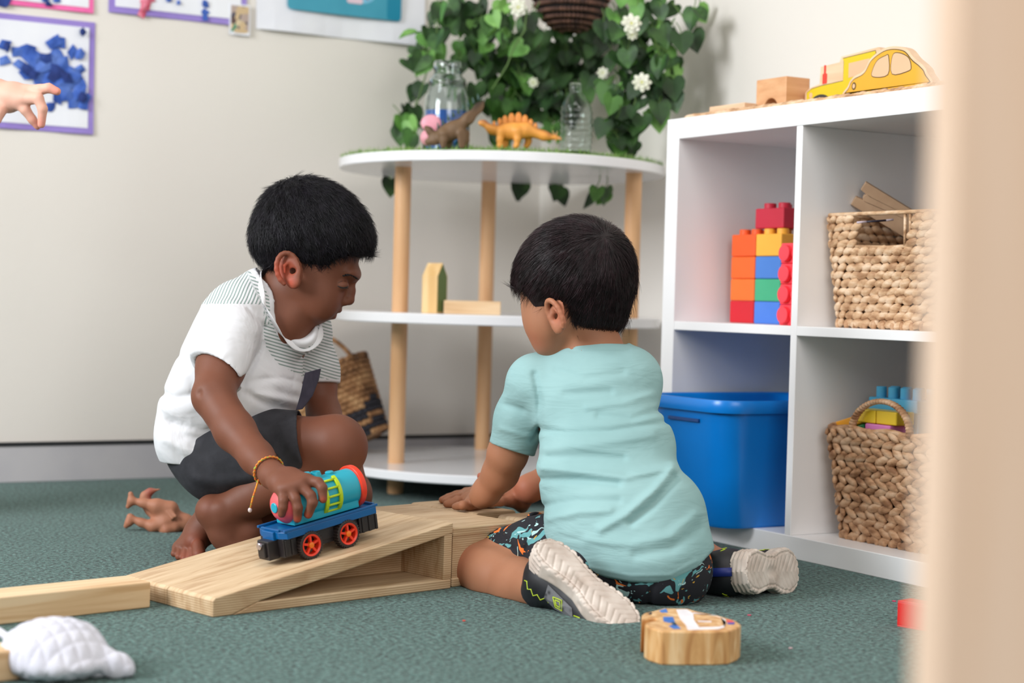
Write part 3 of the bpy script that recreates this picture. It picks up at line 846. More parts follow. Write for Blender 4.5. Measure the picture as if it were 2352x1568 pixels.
for j in range(NR):
    z = .006+j*.0122; r = .094+.028*(j/(NR-1))
    n = 40
    for k in range(n):
        a = 6.283*(k+.5*(j % 2))/n
        zz = math.sin(a*3+.6)*.004
        band = (3.0 < j+math.sin(a*4)*.9 < 5.2) or (.2 < j+math.sin(a*4)*.8 < 1.8)
        m.use(MAT['dark_fibre'] if band else MAT['seagrass'])
        t_ = np.array([-math.sin(a), math.cos(a), .25*(-1)**j]); o_ = np.array([math.cos(a), math.sin(a), 0]); w_ = np.cross(t_, o_)
        m.ell((r*math.cos(a), r*math.sin(a)*.7, z), (t_*.0105*r/.1, w_*.0072, o_*.005), 6, 5)
adopt_m = lambda o, root, mt: (setattr(o, 'matrix_world', mt), adopt_w(o, root, mt))
def adopt_w(o, root, mt):
    o.parent = root; o.matrix_parent_inverse = root_matrix(root).inverted(); o.matrix_basis = mt; return o
adopt_w(m.build('weave', None, None, smooth=True), lb, LBM)
m = MB(); m.lathe([(.02, .002), (.088, .003), (.092, .01), (.118, .172), (.116, .172), (.09, .012)], 40)
for i, v in enumerate(m.v): m.v[i] = (v[0], v[1]*.7, v[2])
adopt_w(m.build('lining', MAT['seagrass'], None, smooth=True), lb, LBM)
m = MB(); P = [(.062+.034*math.cos(a)*1.0, -.060, .172+.075*math.sin(a)*1.0+.0) for a in np.linspace(0, math.pi, 15)]
P = [(x-.012*(z-.172)/.07, y, z) for x, y, z in P]
m.tube(P, .0052, 8); adopt_w(m.build('handle', MAT['seagrass'], None, smooth=True), lb, LBM)
m = MB(); m.tube([(x, .062, z-.002) for x, y, z in P], .005, 8)

# ============================================================ big bricks in the upper left cube
def brick(label, lo, size, col, studs=(2, 2), axis='z', sr=None, sh=.011, name='toy_brick', group=None, cat='toy brick', rough=.5):
    """lo: low corner, size: (x, y, z); studs on +z, or on -x when axis='-x'"""
    root = empty(name, lo, 0, label, cat, group)
    mt = plastic('brick_%d_%d_%d' % col, col, rough)
    m = MB(); m.box((0, 0, 0), size); m.build('brick_body', mt, root, bevel=.0025, seg=3)
    nx, ny = studs
    if axis == 'z':
        r = sr or min(size[0]/max(nx, 1), size[1]/max(ny, 1))*.30
        for i in range(nx):
            for j in range(ny):
                m = MB(); m.lathe([(r, 0), (r, sh-.001), (r-.001, sh)], 20, Matrix.Translation((size[0]*(i+.5)/nx, size[1]*(j+.5)/ny, size[2])))
                m.build('stud', mt, root, smooth=True, auto=40)
    else:
        r = sr or .01
        for i in range(nx):
            for j in range(ny):
                m = MB(); m.lathe([(r, 0), (r, sh-.001), (r-.001, sh)], 20, Matrix.Translation((0, size[1]*(j+.5)/ny, size[2]*(i+.5)/nx)) @ Matrix.Rotation(R_(-90), 4, 'Y'))
                m.build('stud', mt, root, smooth=True, auto=40)
    return root
SZ = .3905
BX = .105; BH = .0405
for k, (col, lab) in enumerate((((212, 26, 44), 'dark red brick at the bottom of the left brick stack in the upper left cube'),
                                ((246, 118, 44), 'orange brick second from the bottom of the left brick stack'),
                                ((248, 108, 40), 'orange brick third from the bottom of the left brick stack'),
                                ((248, 98, 38), 'orange brick on top of the left brick stack, under the big red one'))):
    brick(lab, (BX, -.140, SZ+k*(BH+.0004)), (.072, .071, BH), col, sh=.010 if k == 3 else .0)if k == 3 else brick(lab, (BX, -.140, SZ+k*(BH+.0004)), (.072, .071, BH), col, studs=(0, 0))
for k, (col, lab) in enumerate((((72, 128, 222), 'blue brick at the bottom of the middle stack, below the green one'),
                                ((64, 176, 130), 'green brick between two blue ones in the upper left cube'),
                                ((72, 130, 212), 'blue brick above the green one in the upper left cube'),
                                ((252, 184, 66), 'yellow brick under the big red one in the upper left cube'))):
    a = dict(studs=(2, 2), sh=.010) if k == 3 else dict(studs=(0, 0))
    brick(lab, (BX-.002, -.217, SZ+k*(BH+.0004)), (.074, .073, BH), col, **a)
brick('large dark red brick lying on top of the brick stacks in the upper left cube', (BX+.012, -.204, SZ+4*(BH+.0004)+.0102), (.074, .082, .037), (206, 40, 66), studs=(2, 2), sh=.010)
for k, w in enumerate(('lowest', 'second from the bottom', 'third from the bottom', 'topmost')):
    brick('red brick on its side with studs facing out, %s of four' % w, (.052, -.352, SZ+k*(.0355+.0003)), (.040, .072, .0355), (250, 70, 84), studs=(1, 2), axis='-x', sh=.009, sr=.0145, group='sideways red bricks')

# ============================================================ wicker baskets
MAT['hyacinth'] = varied('water_hyacinth', [srgb(166, 124, 88), srgb(206, 168, 130), srgb(228, 200, 170)], noise=34, detail=5, rough=.65, bump=.5, bump_scale=220, scale=(1, 1, 2.5))
MAT['hyacinth_dark'] = varied('water_hyacinth_dark', [srgb(140, 96, 62), srgb(190, 146, 108), srgb(214, 180, 148)], noise=30, detail=5, rough=.65, bump=.5, bump_scale=220, scale=(1, 1, 2.5))
def rr_path(w, d, r, n):
    """n points round a rounded rectangle centred on the origin"""
    P = []
    for cx, cy, a0 in ((w/2-r, d/2-r, 0), (-w/2+r, d/2-r, 90), (-w/2+r, -d/2+r, 180), (w/2-r, -d/2+r, 270)):
        for k in range(7):
            a = R_(a0+15*k); P.append((cx+r*math.cos(a), cy+r*math.sin(a)))
    P.append(P[0]); P = np.array(P); L = np.r_[0, np.cumsum(np.hypot(*np.diff(P, axis=0).T))]
    t = np.linspace(0, L[-1], n, endpoint=False)
    return np.c_[np.interp(t, L, P[:, 0]), np.interp(t, L, P[:, 1])], L[-1]
def wicker(m, rows, h, w0, w1, d0, d1, r, pitch, rng, slant=.35, hole=None, z0=0.008, alt=False):
    for j in range(rows):
        f = j/(rows-1); w = w0+(w1-w0)*f; d = d0+(d1-d0)*f; z = z0+j*h
        n = int(round(2*(w+d)/pitch)); P, L = rr_path(w, d, r, n)
        for k in range(n):
            q = P[(k+(j % 2)*0) % n]; q2 = P[(k+1) % n]
            c = (q+q2)/2 if j % 2 else q
            t = unit(np.r_[q2-P[k-1], 0]); o = np.cross(t, [0, 0, 1.])
            if hole and hole(c[0], c[1], z): continue
            s_ = slant*(-1 if (alt and j % 2) else 1)*rng.uniform(.7, 1.3)
            tt = unit(t+np.array([0, 0, s_])); wz = np.cross(tt, o)
            a = pitch*rng.uniform(.62, .78)
            m.ell((c[0]+o[0]*rng.uniform(-.001, .002), c[1]+o[1]*rng.uniform(-.001, .002), z+rng.uniform(-.001, .001)), (tt*a, wz*h*rng.uniform(.52, .62), o*h*.42), 8, 6)
rng = random.Random(21)
# upper basket with cut-out handle
ub = empty('wicker_basket', (.175, -.528, SZ), 0, 'square wicker basket with a cut-out handle in the upper right cube', 'basket')
W0, D0_ = .225, .215
m = MB()
hole = lambda x, y, z: (x < -.09 and -.075 < y < .030+.022 and z > .131) or (x > .09 and -.06 < y < .04 and z > .131)
# front face looks towards -x; the y axis runs along the front
wicker(m, 14, .0132, .225, .250, .228, .262, .018, .021, rng, hole=hole)
m.build('weave', MAT['hyacinth'], ub, smooth=True)
m = MB(); P, L = rr_path(.229, .232, .018, 40); 
for k in range(40):
    m.ell((P[k][0], P[k][1], .006), (np.array([.0055, 0, 0]), np.array([0, .0055, 0]), np.array([0, 0, .0085])), 8, 6)
m.build('base_rim', MAT['hyacinth_dark'], ub, smooth=True)
m = MB(); P, L = rr_path(.252, .262, .018, 60); m.tube([(x, y, .188) for x, y in P], .0035, 8, closed=True)
m.build('top_rim', MAT['hyacinth'], ub, smooth=True)
m = MB(); m.tube([(-.122, -.080, .134), (-.1215, -.02, .132), (-.122, .054, .134)], .0035, 8); m.build('handle_lower_wrap', MAT['hyacinth'], ub, smooth=True)
m = MB()
for y in (-.062, -.074): m.tube([(-.124, y, .188), (-.1225, y, .134)], .0028, 6)
m.build('loose_ties', MAT['hyacinth'], ub, smooth=True)
m = MB(); P, L = rr_path(.205, .205, .018, 28); P1, L = rr_path(.232, .240, .018, 28)
vs = [(x, y, .004) for x, y in P]+[(x, y, .128) for x, y in P1]; m.add(vs, [(i, (i+1) % 28, 28+(i+1) % 28, 28+i) for i in range(28)]+[tuple(range(28))]); m.build('inner_wall', MAT['hyacinth_dark'], ub, smooth=True)
# board inside
p1, p2 = pt(1976, 452, 2.985), pt(2075, 520, 3.04)
bd = MB(); ex = unit(pt(2082, 505, 2.99)-pt(1976, 440, 2.99)); ez = unit(_U2*.85-_F*.25-_R2*0); ez = unit(ez-ex*(ez@ex)); ey = np.cross(ez, ex)
bc = pt(1990, 449, 3.0)
BM = Matrix(((ex[0], ey[0], ez[0], bc[0]), (ex[1], ey[1], ez[1], bc[1]), (ex[2], ey[2], ez[2], bc[2]), (0, 0, 0, 1)))
ramp_b = empty('wooden_board', tuple(bc), 0, 'tan wooden track board with a keyhole notch sticking up out of the upper wicker basket', 'board')
ang = [R_(a) for a in range(-150, 151, 20)]
poly = [(-.014, -.026), (.20, -.026), (.20, .020), (-.014, .020), (-.014, .004)]+[(.004-.008*math.cos(a), -.003-.0075*math.sin(a)) for a in ang]+[(-.014, -.010)]
m = MB(); m.prism(poly, -.006, .006, Matrix(((1, 0, 0, 0), (0, 0, 1, 0), (0, 1, 0, 0), (0, 0, 0, 1))))
adopt_w(m.build('board', varied('tan_board', [srgb(176, 142, 112), srgb(196, 162, 130)], noise=20, rough=.6), None, bevel=.0008), ramp_b, BM)
m = MB(); m.tube([pt(1965, 512, 2.89), pt(2055, 504, 2.89)], .0016, 8); o = m.build('brush_handle', None, None, smooth=True) if False else None
pen = empty('paint_brush', tuple(pt(1965, 512, 2.86)), 0, 'thin dark stick with pale ends lying across the cut-out of the upper basket', 'stick')
for a, b_, c_, nm in (((1968, 511), (1990, 509), (206, 190, 200), 'pale_tip'), ((1990, 509), (2035, 506), (40, 34, 52), 'dark_shaft'), ((2035, 506), (2052, 504), (206, 190, 200), 'pale_end')):
    m = MB(); m.tube([pt(*a, 2.885), pt(*b_, 2.885)], .0017, 8); adopt(m.build(nm, plastic(nm, c_, .4), None, smooth=True), pen)

# lower basket with rope handle, full of building bricks
wb = empty('wicker_basket', (.165, -.540, .038), 0, 'wicker basket with a rope handle full of building bricks, lower right cube', 'basket')
m = MB(); wicker(m, 14, .0132, .196, .230, .224, .268, .03, .026, rng, alt=True, slant=.45); m.build('weave', MAT['hyacinth_dark'], wb, smooth=True)
m = MB(); P, L = rr_path(.200, .228, .03, 44)
for k in range(44): m.ell((P[k][0], P[k][1], .0055), (np.array([.005, 0, 0]), np.array([0, .005, 0]), np.array([0, 0, .007])), 8, 6)
m.build('base_rim', MAT['hyacinth_dark'], wb, smooth=True)
m = MB(); P, L = rr_path(.230, .264, .03, 70); m.tube([(x, y, .186+.002*math.sin(i*.9)) for i, (x, y) in enumerate(P)], .005, 8, closed=True); m.build('top_rim', MAT['hyacinth_dark'], wb, smooth=True)
m = MB(); P, L = rr_path(.165, .185, .03, 28); P1, L = rr_path(.203, .233, .03, 28)
vs = [(x, y, .004) for x, y in P]+[(x, y, .176) for x, y in P1]; m.add(vs, [(i, (i+1) % 28, 28+(i+1) % 28, 28+i) for i in range(28)]+[tuple(range(28, 56))]); m.build('inner_wall', MAT['hyacinth_dark'], wb, smooth=True)
m = MB(); N_ = 30
for i in range(N_+1):
    a = math.pi*i/N_; c = np.array([-.118+.004*math.sin(a), -.012+.068*math.cos(a), .186+.050*math.sin(a)])
    t = np.array([0, -.068*math.sin(a), .050*math.cos(a)]); t = unit(t+np.array([.6, 0, 0])); o_ = np.array([1., 0, 0]); w_ = unit(np.cross(t, o_)); o_ = np.cross(w_, t)
    m.ell(c, (t*.0085, w_*.005, o_*.005), 8, 6)
m.build('rope_handle', MAT['hyacinth_dark'], wb, smooth=True)
def lbrick(label, loc, size, col, studs, rz=0, rx=0, ry=0, sh=.008):
    r = brick(label, loc, size, col, studs=studs, sh=sh, rough=.35); r.rotation_euler = (rx, ry, rz); return r
BB = .038+.176
lbrick('large sky blue brick plate with tall studs at the back of the lower basket', (.105, -.573, BB+.040), (.062, .116, .022), (78, 172, 214), (2, 4), sh=.018)
lbrick('sky blue brick under the studded sky blue plate in the lower basket', (.110, -.572, BB+.0008), (.062, .112, .039), (70, 160, 206), (0, 0))
lbrick('left yellow brick of the two below the sky blue ones, lower basket', (.062, -.522, BB+.0215), (.040, .048, .022), (248, 214, 56), (0, 0))
lbrick('right yellow brick of the two below the sky blue ones, lower basket', (.062, -.572, BB+.0215), (.040, .048, .022), (246, 208, 50), (0, 0))
lbrick('pink brick under the yellow ones at the rim of the lower basket', (.060, -.560, BB+.0005), (.044, .060, .0205), (222, 132, 198), (0, 0))
lbrick('green brick lying tilted at the rim of the lower basket inside the rope handle', (.064, -.496, BB+.004), (.03, .040, .016), (20, 140, 82), (0, 0), rx=R_(-18))
lbrick('long orange yellow brick lying slanted along the left rim of the lower basket', (.075, -.480, BB+.020), (.028, .076, .016), (244, 168, 40), (0, 0), rx=R_(-16))

# ============================================================ blue tub in the lower left cube
tub = empty('storage_tub', (.085, -.190, .038), 0, 'large blue plastic tub with a rolled rim in the lower left cube', 'tub')
MAT['tub_blue'] = varied('tub_blue', [srgb(0, 116, 202), srgb(6, 130, 222)], noise=4, rough=.3)
def loft(m, sections, n=64, cap0=True):
    """sections: (w, d, r, z)"""
    o = []
    for w, d, r, z in sections:
        P, L = rr_path(w, d, r, n); o.append([(x, y, z) for x, y in P])
    vs = [p for s in o for p in s]
    fs = [(i*n+k, i*n+(k+1) % n, (i+1)*n+(k+1) % n, (i+1)*n+k) for i in range(len(o)-1) for k in range(n)]
    if cap0: fs.append(tuple(range(n-1, -1, -1)))
    m.add(vs, fs)
m = MB(); loft(m, [(.290, .200, .035, 0), (.298, .208, .040, .006), (.330, .236, .045, .200), (.332, .238, .045, .204)]); m.build('tub_body', MAT['tub_blue'], tub, smooth=True, auto=40)
m = MB(); loft(m, [(.332, .238, .045, .200), (.350, .256, .052, .200), (.354, .260, .054, .206), (.354, .260, .054, .217), (.350, .256, .052, .222), (.338, .244, .046, .222), (.325, .232, .044, .216), (.290, .200, .035, .010), (.02, .02, .01, .008)], cap0=False)
m.build('rim', MAT['tub_blue'], tub, smooth=True, auto=50)
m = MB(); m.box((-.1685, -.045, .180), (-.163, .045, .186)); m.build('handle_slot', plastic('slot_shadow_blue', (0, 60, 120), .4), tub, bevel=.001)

# ============================================================ things on top of the cube shelf
ZT = .765
mt = empty('rope_mat', (.15, -.38, ZT), 0, 'long plaited natural rope mat lying along the top of the cube shelf', 'mat')
m = MB(); m.box((-.105, -.365, .0005), (.22, .365, .006)); m.build('mat_base', MAT['hyacinth'], mt, bevel=.002)
m = MB(); rng = random.Random(6)
for edge in (-.108, -.090, -.070):
    for k in range(58):
        y = -.368+k*.0129
        for s_ in (-1, 1):
            t = unit([s_*.45, 1, .35*s_]); o_ = unit(np.cross(t, [0, 0, 1])); w_ = np.cross(o_, t)
            m.ell((edge+s_*.003+rng.uniform(-.0006, .0006), y+(.0065 if s_ > 0 else 0), .007+rng.uniform(-.001, .0015)), (t*.0105, o_*.0045, w_*.0045), 8, 6)
m.build('plaited_edge', MAT['hyacinth'], mt, smooth=True)
ZM = ZT+.0068
# arch block
m = MB(); poly = [(-.0425, 0), (-.020, 0)]+[(-.020*math.cos(R_(a)), .020*math.sin(R_(a))) for a in range(15, 180, 15)]+[(.020, 0), (.0425, 0), (.0425, .056), (-.0425, .056)]
m.prism(poly, -.027, .027, Matrix.Rotation(R_(90), 4, 'X') )
o = m.build('arch_block', MAT['beech_block'], None, bevel=.0012, loc=(.118, -.190, ZM+.0045)); o.rotation_euler = (0, 0, R_(-90)); tag(o, 'wooden arch block with a half-round tunnel cut-out on top of the cube shelf', 'wooden block')
wood_box('wooden_block', 'thin pale flat wooden slab lying in front of the arch block on the cube shelf', 'wooden block', (.068, -.110, ZM+.0045), (.030, .105, .012), 0, 'natural_wood')
# flat painted wooden vehicles: outlines drawn in (y-, z) then cut out with real thickness
def cutout(root, name, poly, t0, t1, mat, hol=None):
    """poly in (along, up); stands facing -x"""
    m = MB(); m.prism(poly, t0, t1, Matrix(((0, 0, -1, 0), (-1, 0, 0, 0), (0, 1, 0, 0), (0, 0, 0, 1))))
    return m.build(name, mat, root, bevel=.0006 if mat == MAT['natural_wood'] else 0)
def bez(pts, n=8):
    """closed Catmull-Rom through pts"""
    out = []; N = len(pts)
    for i in range(N):
        p0, p1, p2, p3 = [np.array(pts[(i+k-1) % N], float) for k in range(4)]
        for j in range(n):
            t = j/n
            out.append(tuple(.5*((2*p1)+(-p0+p2)*t+(2*p0-5*p1+4*p2-p3)*t*t+(-p0+3*p1-3*p2+p3)*t**3)))
    return out
def inset(poly, d):
    """move the closed outline inwards by d"""
    P = np.array(poly); a = np.roll(P, 1, 0); b = np.roll(P, -1, 0); t = b-a; t /= np.linalg.norm(t, axis=1)[:, None]+1e-9
    n = np.c_[-t[:, 1], t[:, 0]]
    area = .5*np.sum(P[:, 0]*b[:, 1]-b[:, 0]*P[:, 1])
    return [tuple(x) for x in (P+n*d*(1 if area > 0 else -1))]
YEL = plastic('paint_yellow', (228, 170, 40), .5); LEM = plastic('paint_lemon', (222, 196, 20), .5)
INK = plastic('paint_line', (92, 72, 30), .6); TAN = plastic('window_wood', (226, 186, 148), .55); BLK = plastic('paint_black', (52, 50, 50), .6); REDP = plastic('paint_red', (232, 66, 50), .5)
car = empty('toy_car', (.085, -.418, ZM+.006), 0, 'flat wooden beetle-shaped car painted orange yellow, in front of the yellow truck', 'toy car')
S_ = .00089; SV = .00066
def q(*a): return [((u)*S_, (v)*SV) for u, v in a]
body = bez(q((-4, 0), (-4, 30), (10, 50), (38, 62), (58, 92), (100, 112), (146, 104), (172, 76), (192, 58), (206, 38), (206, 0)), 6)
body = [p for p in body]
cutout(car, 'body', body, -.009, .009, MAT['natural_wood'])
pb = inset(body, .0045); cutout(car, 'outline', pb, .009, .0094, INK); cutout(car, 'yellow_paint', inset(body, .0060), .0094, .0098, YEL)
for wn in (q((66, 44), (66, 62), (78, 82), (98, 90), (106, 88), (106, 44)), q((118, 44), (118, 88), (134, 92), (158, 78), (166, 56), (160, 46))):
    w_ = bez(wn, 4); cutout(car, 'window_outline', inset(w_, -.0014), .0098, .0101, INK); cutout(car, 'window', w_, .0101, .0104, TAN)
hl = [(x*S_, y*SV) for x, y in [(14+6*math.cos(a*.524), 26+10*math.sin(a*.524)) for a in range(12)]]
cutout(car, 'headlight', hl, .0098, .0102, INK); cutout(car, 'headlight_centre', [(14*S_+(x-14*S_)*.6, 26*SV+(y-26*SV)*.6) for x, y in hl], .0102, .0105, TAN)
wh = [(68*S_+.017*math.cos(a*.2618), -.004+.010*math.sin(a*.2618)) for a in range(13)]; cutout(car, 'wheel', wh, .0098, .0103, BLK)
tr = empty('toy_truck', (.135, -.243, ZM+.006), 0, 'flat wooden truck painted lemon yellow with a red exhaust pipe, behind the beetle-shaped car', 'toy truck')
S_ = .00112; SV = .00078
body = q((0, 0), (0, 34), (12, 44), (34, 50), (36, 88), (80, 92), (84, 104), (168, 112), (176, 100), (190, 60), (190, 0))
cutout(tr, 'body', body, -.009, .009, MAT['natural_wood'])
lem = q((4, 2), (4, 34), (16, 42), (40, 46), (90, 50), (90, 92), (88, 100), (162, 106), (164, 98), (160, 96), (160, 2))
cutout(tr, 'outline', lem, .009, .0094, INK); cutout(tr, 'lemon_paint', inset(lem, .0013), .0094, .0098, LEM)
cutout(tr, 'window', q((103, 54), (103, 86), (150, 90), (150, 58)), .0098, .0102, TAN)
cutout(tr, 'exhaust_pipe', q((42, 48), (42, 70), (45, 72), (45, 90), (49, 90), (49, 72), (52, 70), (52, 49)), .0094, .0101, REDP)
cutout(tr, 'wheel_arch', [(38*S_+.030*math.cos(a*.2618), .0+.020*math.sin(a*.2618)) for a in range(13)], .0098, .0102, BLK)
cutout(tr, 'wheel', [(38*S_+.018*math.cos(a*.2618), .0+.012*math.sin(a*.2618)) for a in range(13)], .0102, .0106, TAN)
cutout(tr, 'headlight', [(15*S_+.0045*math.cos(a*.524), 26*SV+.005*math.sin(a*.524)) for a in range(12)], .0098, .0102, TAN)
# wooden building with printed windows
bl = empty('toy_building', (.100, -.664, ZM+.006), 0, 'flat wooden toy building with small blue windows at the right end of the shelf top', 'toy building')
m = MB(); m.box((-.009, -.075, 0), (.009, .020, .084)); m.build('board', MAT['natural_wood'], bl, bevel=.001)
m = MB(); m.box((-.0096, -.072, .002), (-.009, .0135, .080)); m.build('white_face', MAT['paper'], bl)
m = MB(); m.box((-.0099, -.072, .0605), (-.0095, .0135, .0613)); m.build('printed_line', plastic('line_grey', (150, 150, 170), .6), bl)
for i in range(4):
    for j in range(4):
        m = MB(); y = .003-j*.017; z = .006+i*.0138
        m.box((-.0100, y-.0075, z), (-.0096, y, z+.009)); m.build('window', plastic('window_print', (120, 160, 172), .6) if (i, j) == (0, 0) else bpy.data.materials['window_print'], bl)

# ============================================================ floor: wooden ramps and hollow blocks
RD = np.array([.976, .2200, 0]); RD /= np.linalg.norm(RD); RP = np.array([-RD[1], RD[0], 0])
RZ = math.atan2(RD[1], RD[0])
T0 = np.array([-1.082, -.5445, 0])
RL, RH, RW = .412, .096, .112
def ramp(label, off):
    o = T0+RP*off
    root = empty('wooden_ramp', tuple(o), RZ, label, 'ramp block', 'side by side wooden ramps')
    XZ = Matrix(((1, 0, 0, 0), (0, 0, 1, 0), (0, 1, 0, 0), (0, 0, 0, 1)))
    w = RW-.0012
    m = MB(); m.prism([(0, .0), (0, .022), (.004, .0255), (RL, RH), (RL, RH-.0155), (.075, .0145), (.030, .0)], 0, w, XZ); m.build('top_board', MAT['ply'], root, bevel=.0022, seg=3)
    m = MB(); m.prism([(.032, .0), (RL-.002, 0), (RL-.002, .0135), (.070, .0135)], 0, w, XZ); m.build('base_board', MAT['ply'], root, bevel=.0015)
    m = MB(); m.box((RL-.016, .0008, .0135), (RL-.001, w-.0008, RH-.0165)); m.build('back_panel', MAT['ply'], root, bevel=.001)
    m = MB(); m.prism([(.10, .0137), (RL-.016, .0137), (RL-.016, RH-.018), (.10, .0265)], w-.013, w-.001, XZ); m.build('side_panel', MAT['ply'], root)
    return root
ramp('plywood ramp block nearest the camera, open side showing, with the toy train wagon on it', 0)
ramp('plywood ramp block on the far side, next to the bare feet of the crouching boy', RW)
def hollow(label, n, w, l, h, open_face=False, screws=(), name='hollow_block'):
    root = empty(name, tuple(n), RZ, label, 'wooden block')
    m = MB(); m.box((0, 0, h-.0135), (w, l, h)); m.build('top_board', MAT['ply'], root, bevel=.003, seg=3)
    m = MB(); m.box((0, 0, 0), (w, l, .0135)); m.build('base_board', MAT['ply'], root, bevel=.003, seg=3)
    m = MB(); m.box((.002, .003, .0135), (w-.002, .016, h-.0135)); m.build('end_panel', MAT['ply'], root)
    m = MB(); m.box((.002, l-.016, .0135), (w-.002, l-.003, h-.0135)); m.build('end_panel', MAT['ply'], root)
    m = MB(); m.box((.001, .016, .0135), (.014, l-.016, h-.0135)); m.build('side_panel', MAT['ply'], root)
    return root
def solid(label, n, w, l, h, screws):
    root = empty('hollow_block', tuple(n), RZ, label, 'wooden block')
    m = MB(); m.prism(rrect(0, 0, w, h, .008, 4), 0, l, Matrix(((1, 0, 0, 0), (0, 0, 1, 0), (0, 1, 0, 0), (0, 0, 0, 1)))); m.build('block_body', MAT['ply'], root, bevel=.001)
    for x, z in screws:
        m = MB(); mt_ = Matrix.Translation((x, -.0004, z)) @ Matrix.Rotation(R_(90), 4, 'X'); m.lathe([(.0032, 0), (.0032, .0006), (.0012, .0004)], 16, mt_)
        m.build('screw', base_mat('screw_steel', srgb(120, 116, 110), .35, metal=1.0) if 'screw_steel' not in bpy.data.materials else bpy.data.materials['screw_steel'], root, smooth=True, auto=30)
    return root
NA = T0+RD*(RL+.0035)
AH = .0875
hollow('large plywood hollow block standing across the high end of the ramps', NA+RP*.004-RD*0, .136, .262, AH)
solid('plywood block with two end screws, under the hands of the boy in mint', NA+RD*.145+RP*.118, .088, .16, AH, ((.012, AH-.014), (.068, AH-.012)))
solid('short plywood block with one screw, half hidden behind the floral shorts', NA+RD*.182+RP*.042, .12, .065, AH-.004, ((.018, AH-.022),))
PD = RD
def plank(label, corner, w, l, h, mat='pine'):
    m = MB(); m.box((-l, 0, 0), (0, w, h)); o = m.build('wooden_plank', MAT[mat], None, bevel=.0022, seg=3, loc=tuple(corner)); o.rotation_euler = (0, 0, RZ); return tag(o, label, 'wooden block')
plank('long solid pine block butted against the low end of the ramps', (-1.132, -.4455, 0), .062, .45, .035)
plank('pine block at the lower left edge, beside the white quilted mitt', (-1.400, -.808, 0), .064, .30, .033)

# ============================================================ white quilted mitt
mit = empty('quilted_mitt', tuple(onz(150, 1545, 0)), 0, 'white quilted cloth mitt lying on the carpet in front of the pine blocks', 'mitt')
MC = onz(110, 1492, .030)
gx = unit(_R2*[1, 1, 0]); gy = unit(_F*[1, 1, 0]); gz = np.array([0, 0, 1.])
def Q(a, b, z): return np.array([MC[0], MC[1], 0])+gx*a+gy*b+gz*z
b = Blob()
b.u(ellip(Q(-.002, .03, .028), (.054, .062, .030), (gx, gy, gz)), .02)
b.u(ellip(Q(.012, .005, .016), (.050, .050, .017), (gx, gy, gz)), .02)
b.chain([Q(.045, .02, .013), Q(.075, .012, .010), Q(.083, .010, .008)], [.015, .010, .007], .02)
b.i(plane((0, 0, .0015), (0, 0, -1)), .003)
def quilt(P):
    x = (P-MC.astype(F4))@gx.astype(F4); y = (P-MC.astype(F4))@gy.astype(F4)
    u = (x+y*.75)*math.pi/.021; v = (x-y*.75)*math.pi/.021
    return -.0022*np.minimum(np.abs(np.sin(u)), np.abs(np.sin(v)))**.6+.0008
b.d(quilt)
blob_object('mitt_body', b, Q(-.09, -.07, -.004), Q(.11, .12, .06), .0016, varied('white_quilt', [srgb(226, 228, 240), srgb(240, 241, 248)], noise=20, rough=.8, bump=.2, bump_scale=400), mit) if False else None
lo, hi = bounds([Q(-.075, -.06, 0), Q(.1, .11, .06), Q(-.075, .11, 0), Q(.1, -.06, 0)], .01)
blob_object('mitt_body', b, lo, hi, .0015, varied('white_quilt', [srgb(200, 200, 212), srgb(212, 212, 222)], noise=20, rough=.8, bump=.2, bump_scale=400), mit)
m = MB(); P = [Q(-.045, .055, .028), Q(-.062, .062, .030), Q(-.078, .075, .036), Q(-.095, .08, .02), Q(-.105, .08, .004)]
m.tube(P, [.006, .005, .005, .005, .005], 8); adopt(m.build('loop_strap', bpy.data.materials['white_quilt'], None, smooth=True), mit)

# ============================================================ fallen toy dinosaur
DT = 3.10
td = empty('toy_dinosaur', tuple(onz(385, 1215, 0)), 0, 'brown toy dinosaur lying on its back on the carpet behind the bare foot', 'toy dinosaur')
b = Blob()
b.u(ellip(pp(385, 1188, DT), (.030, .022, .021), (unit(_R2-.5*_U2), _F, unit(_U2+.5*_R2))), .01)
b.chain([pp(400, 1198, DT), pp(425, 1200, DT), pp(452, 1208, DT, .005)], [.018, .013, .012], .012)
b.chain([pp(372, 1180, DT), pp(350, 1168, DT, .012), pp(333, 1153, DT, .02), pp(333, 1138, DT, .02), pp(345, 1128, DT, .02), pp(368, 1123, DT, .02)], [.018, .012, .008, .006, .004, .0012], .01)
b.chain([pp(392, 1168, DT, -.008), pp(360, 1162, DT, -.012), pp(330, 1155, DT, -.012), pp(304, 1150, DT, -.012)], [.014, .012, .007, .0055], .008)
b.chain([pp(300, 1134, DT, -.012), pp(302, 1150, DT, -.012), pp(294, 1163, DT, -.012)], [.0045, .006, .004], .006)
b.chain([pp(378, 1202, DT, -.014), pp(352, 1208, DT, -.016), pp(325, 1200, DT, -.016), pp(303, 1190, DT, -.016)], [.013, .010, .0065, .0055], .008)
b.chain([pp(298, 1186, DT, -.016), pp(296, 1200, DT, -.016), pp(289, 1208, DT, -.016)], [.0055, .006, .004], .006)
b.chain([pp(400, 1212, DT, -.014), pp(382, 1217, DT, -.02), pp(374, 1220, DT, -.02)], [.010, .008, .004], .006)
b.chain([pp(386, 1176, DT, -.02), pp(396, 1190, DT, -.024)], [.0035, .003], .003); b.chain([pp(394, 1174, DT, -.02), pp(404, 1186, DT, -.024)], [.003, .0025], .003)
lo, hi = bounds([pp(280, 1112, DT-.05), pp(470, 1232, DT+.05), pp(280, 1232, DT+.05), pp(470, 1112, DT-.05)], .012)
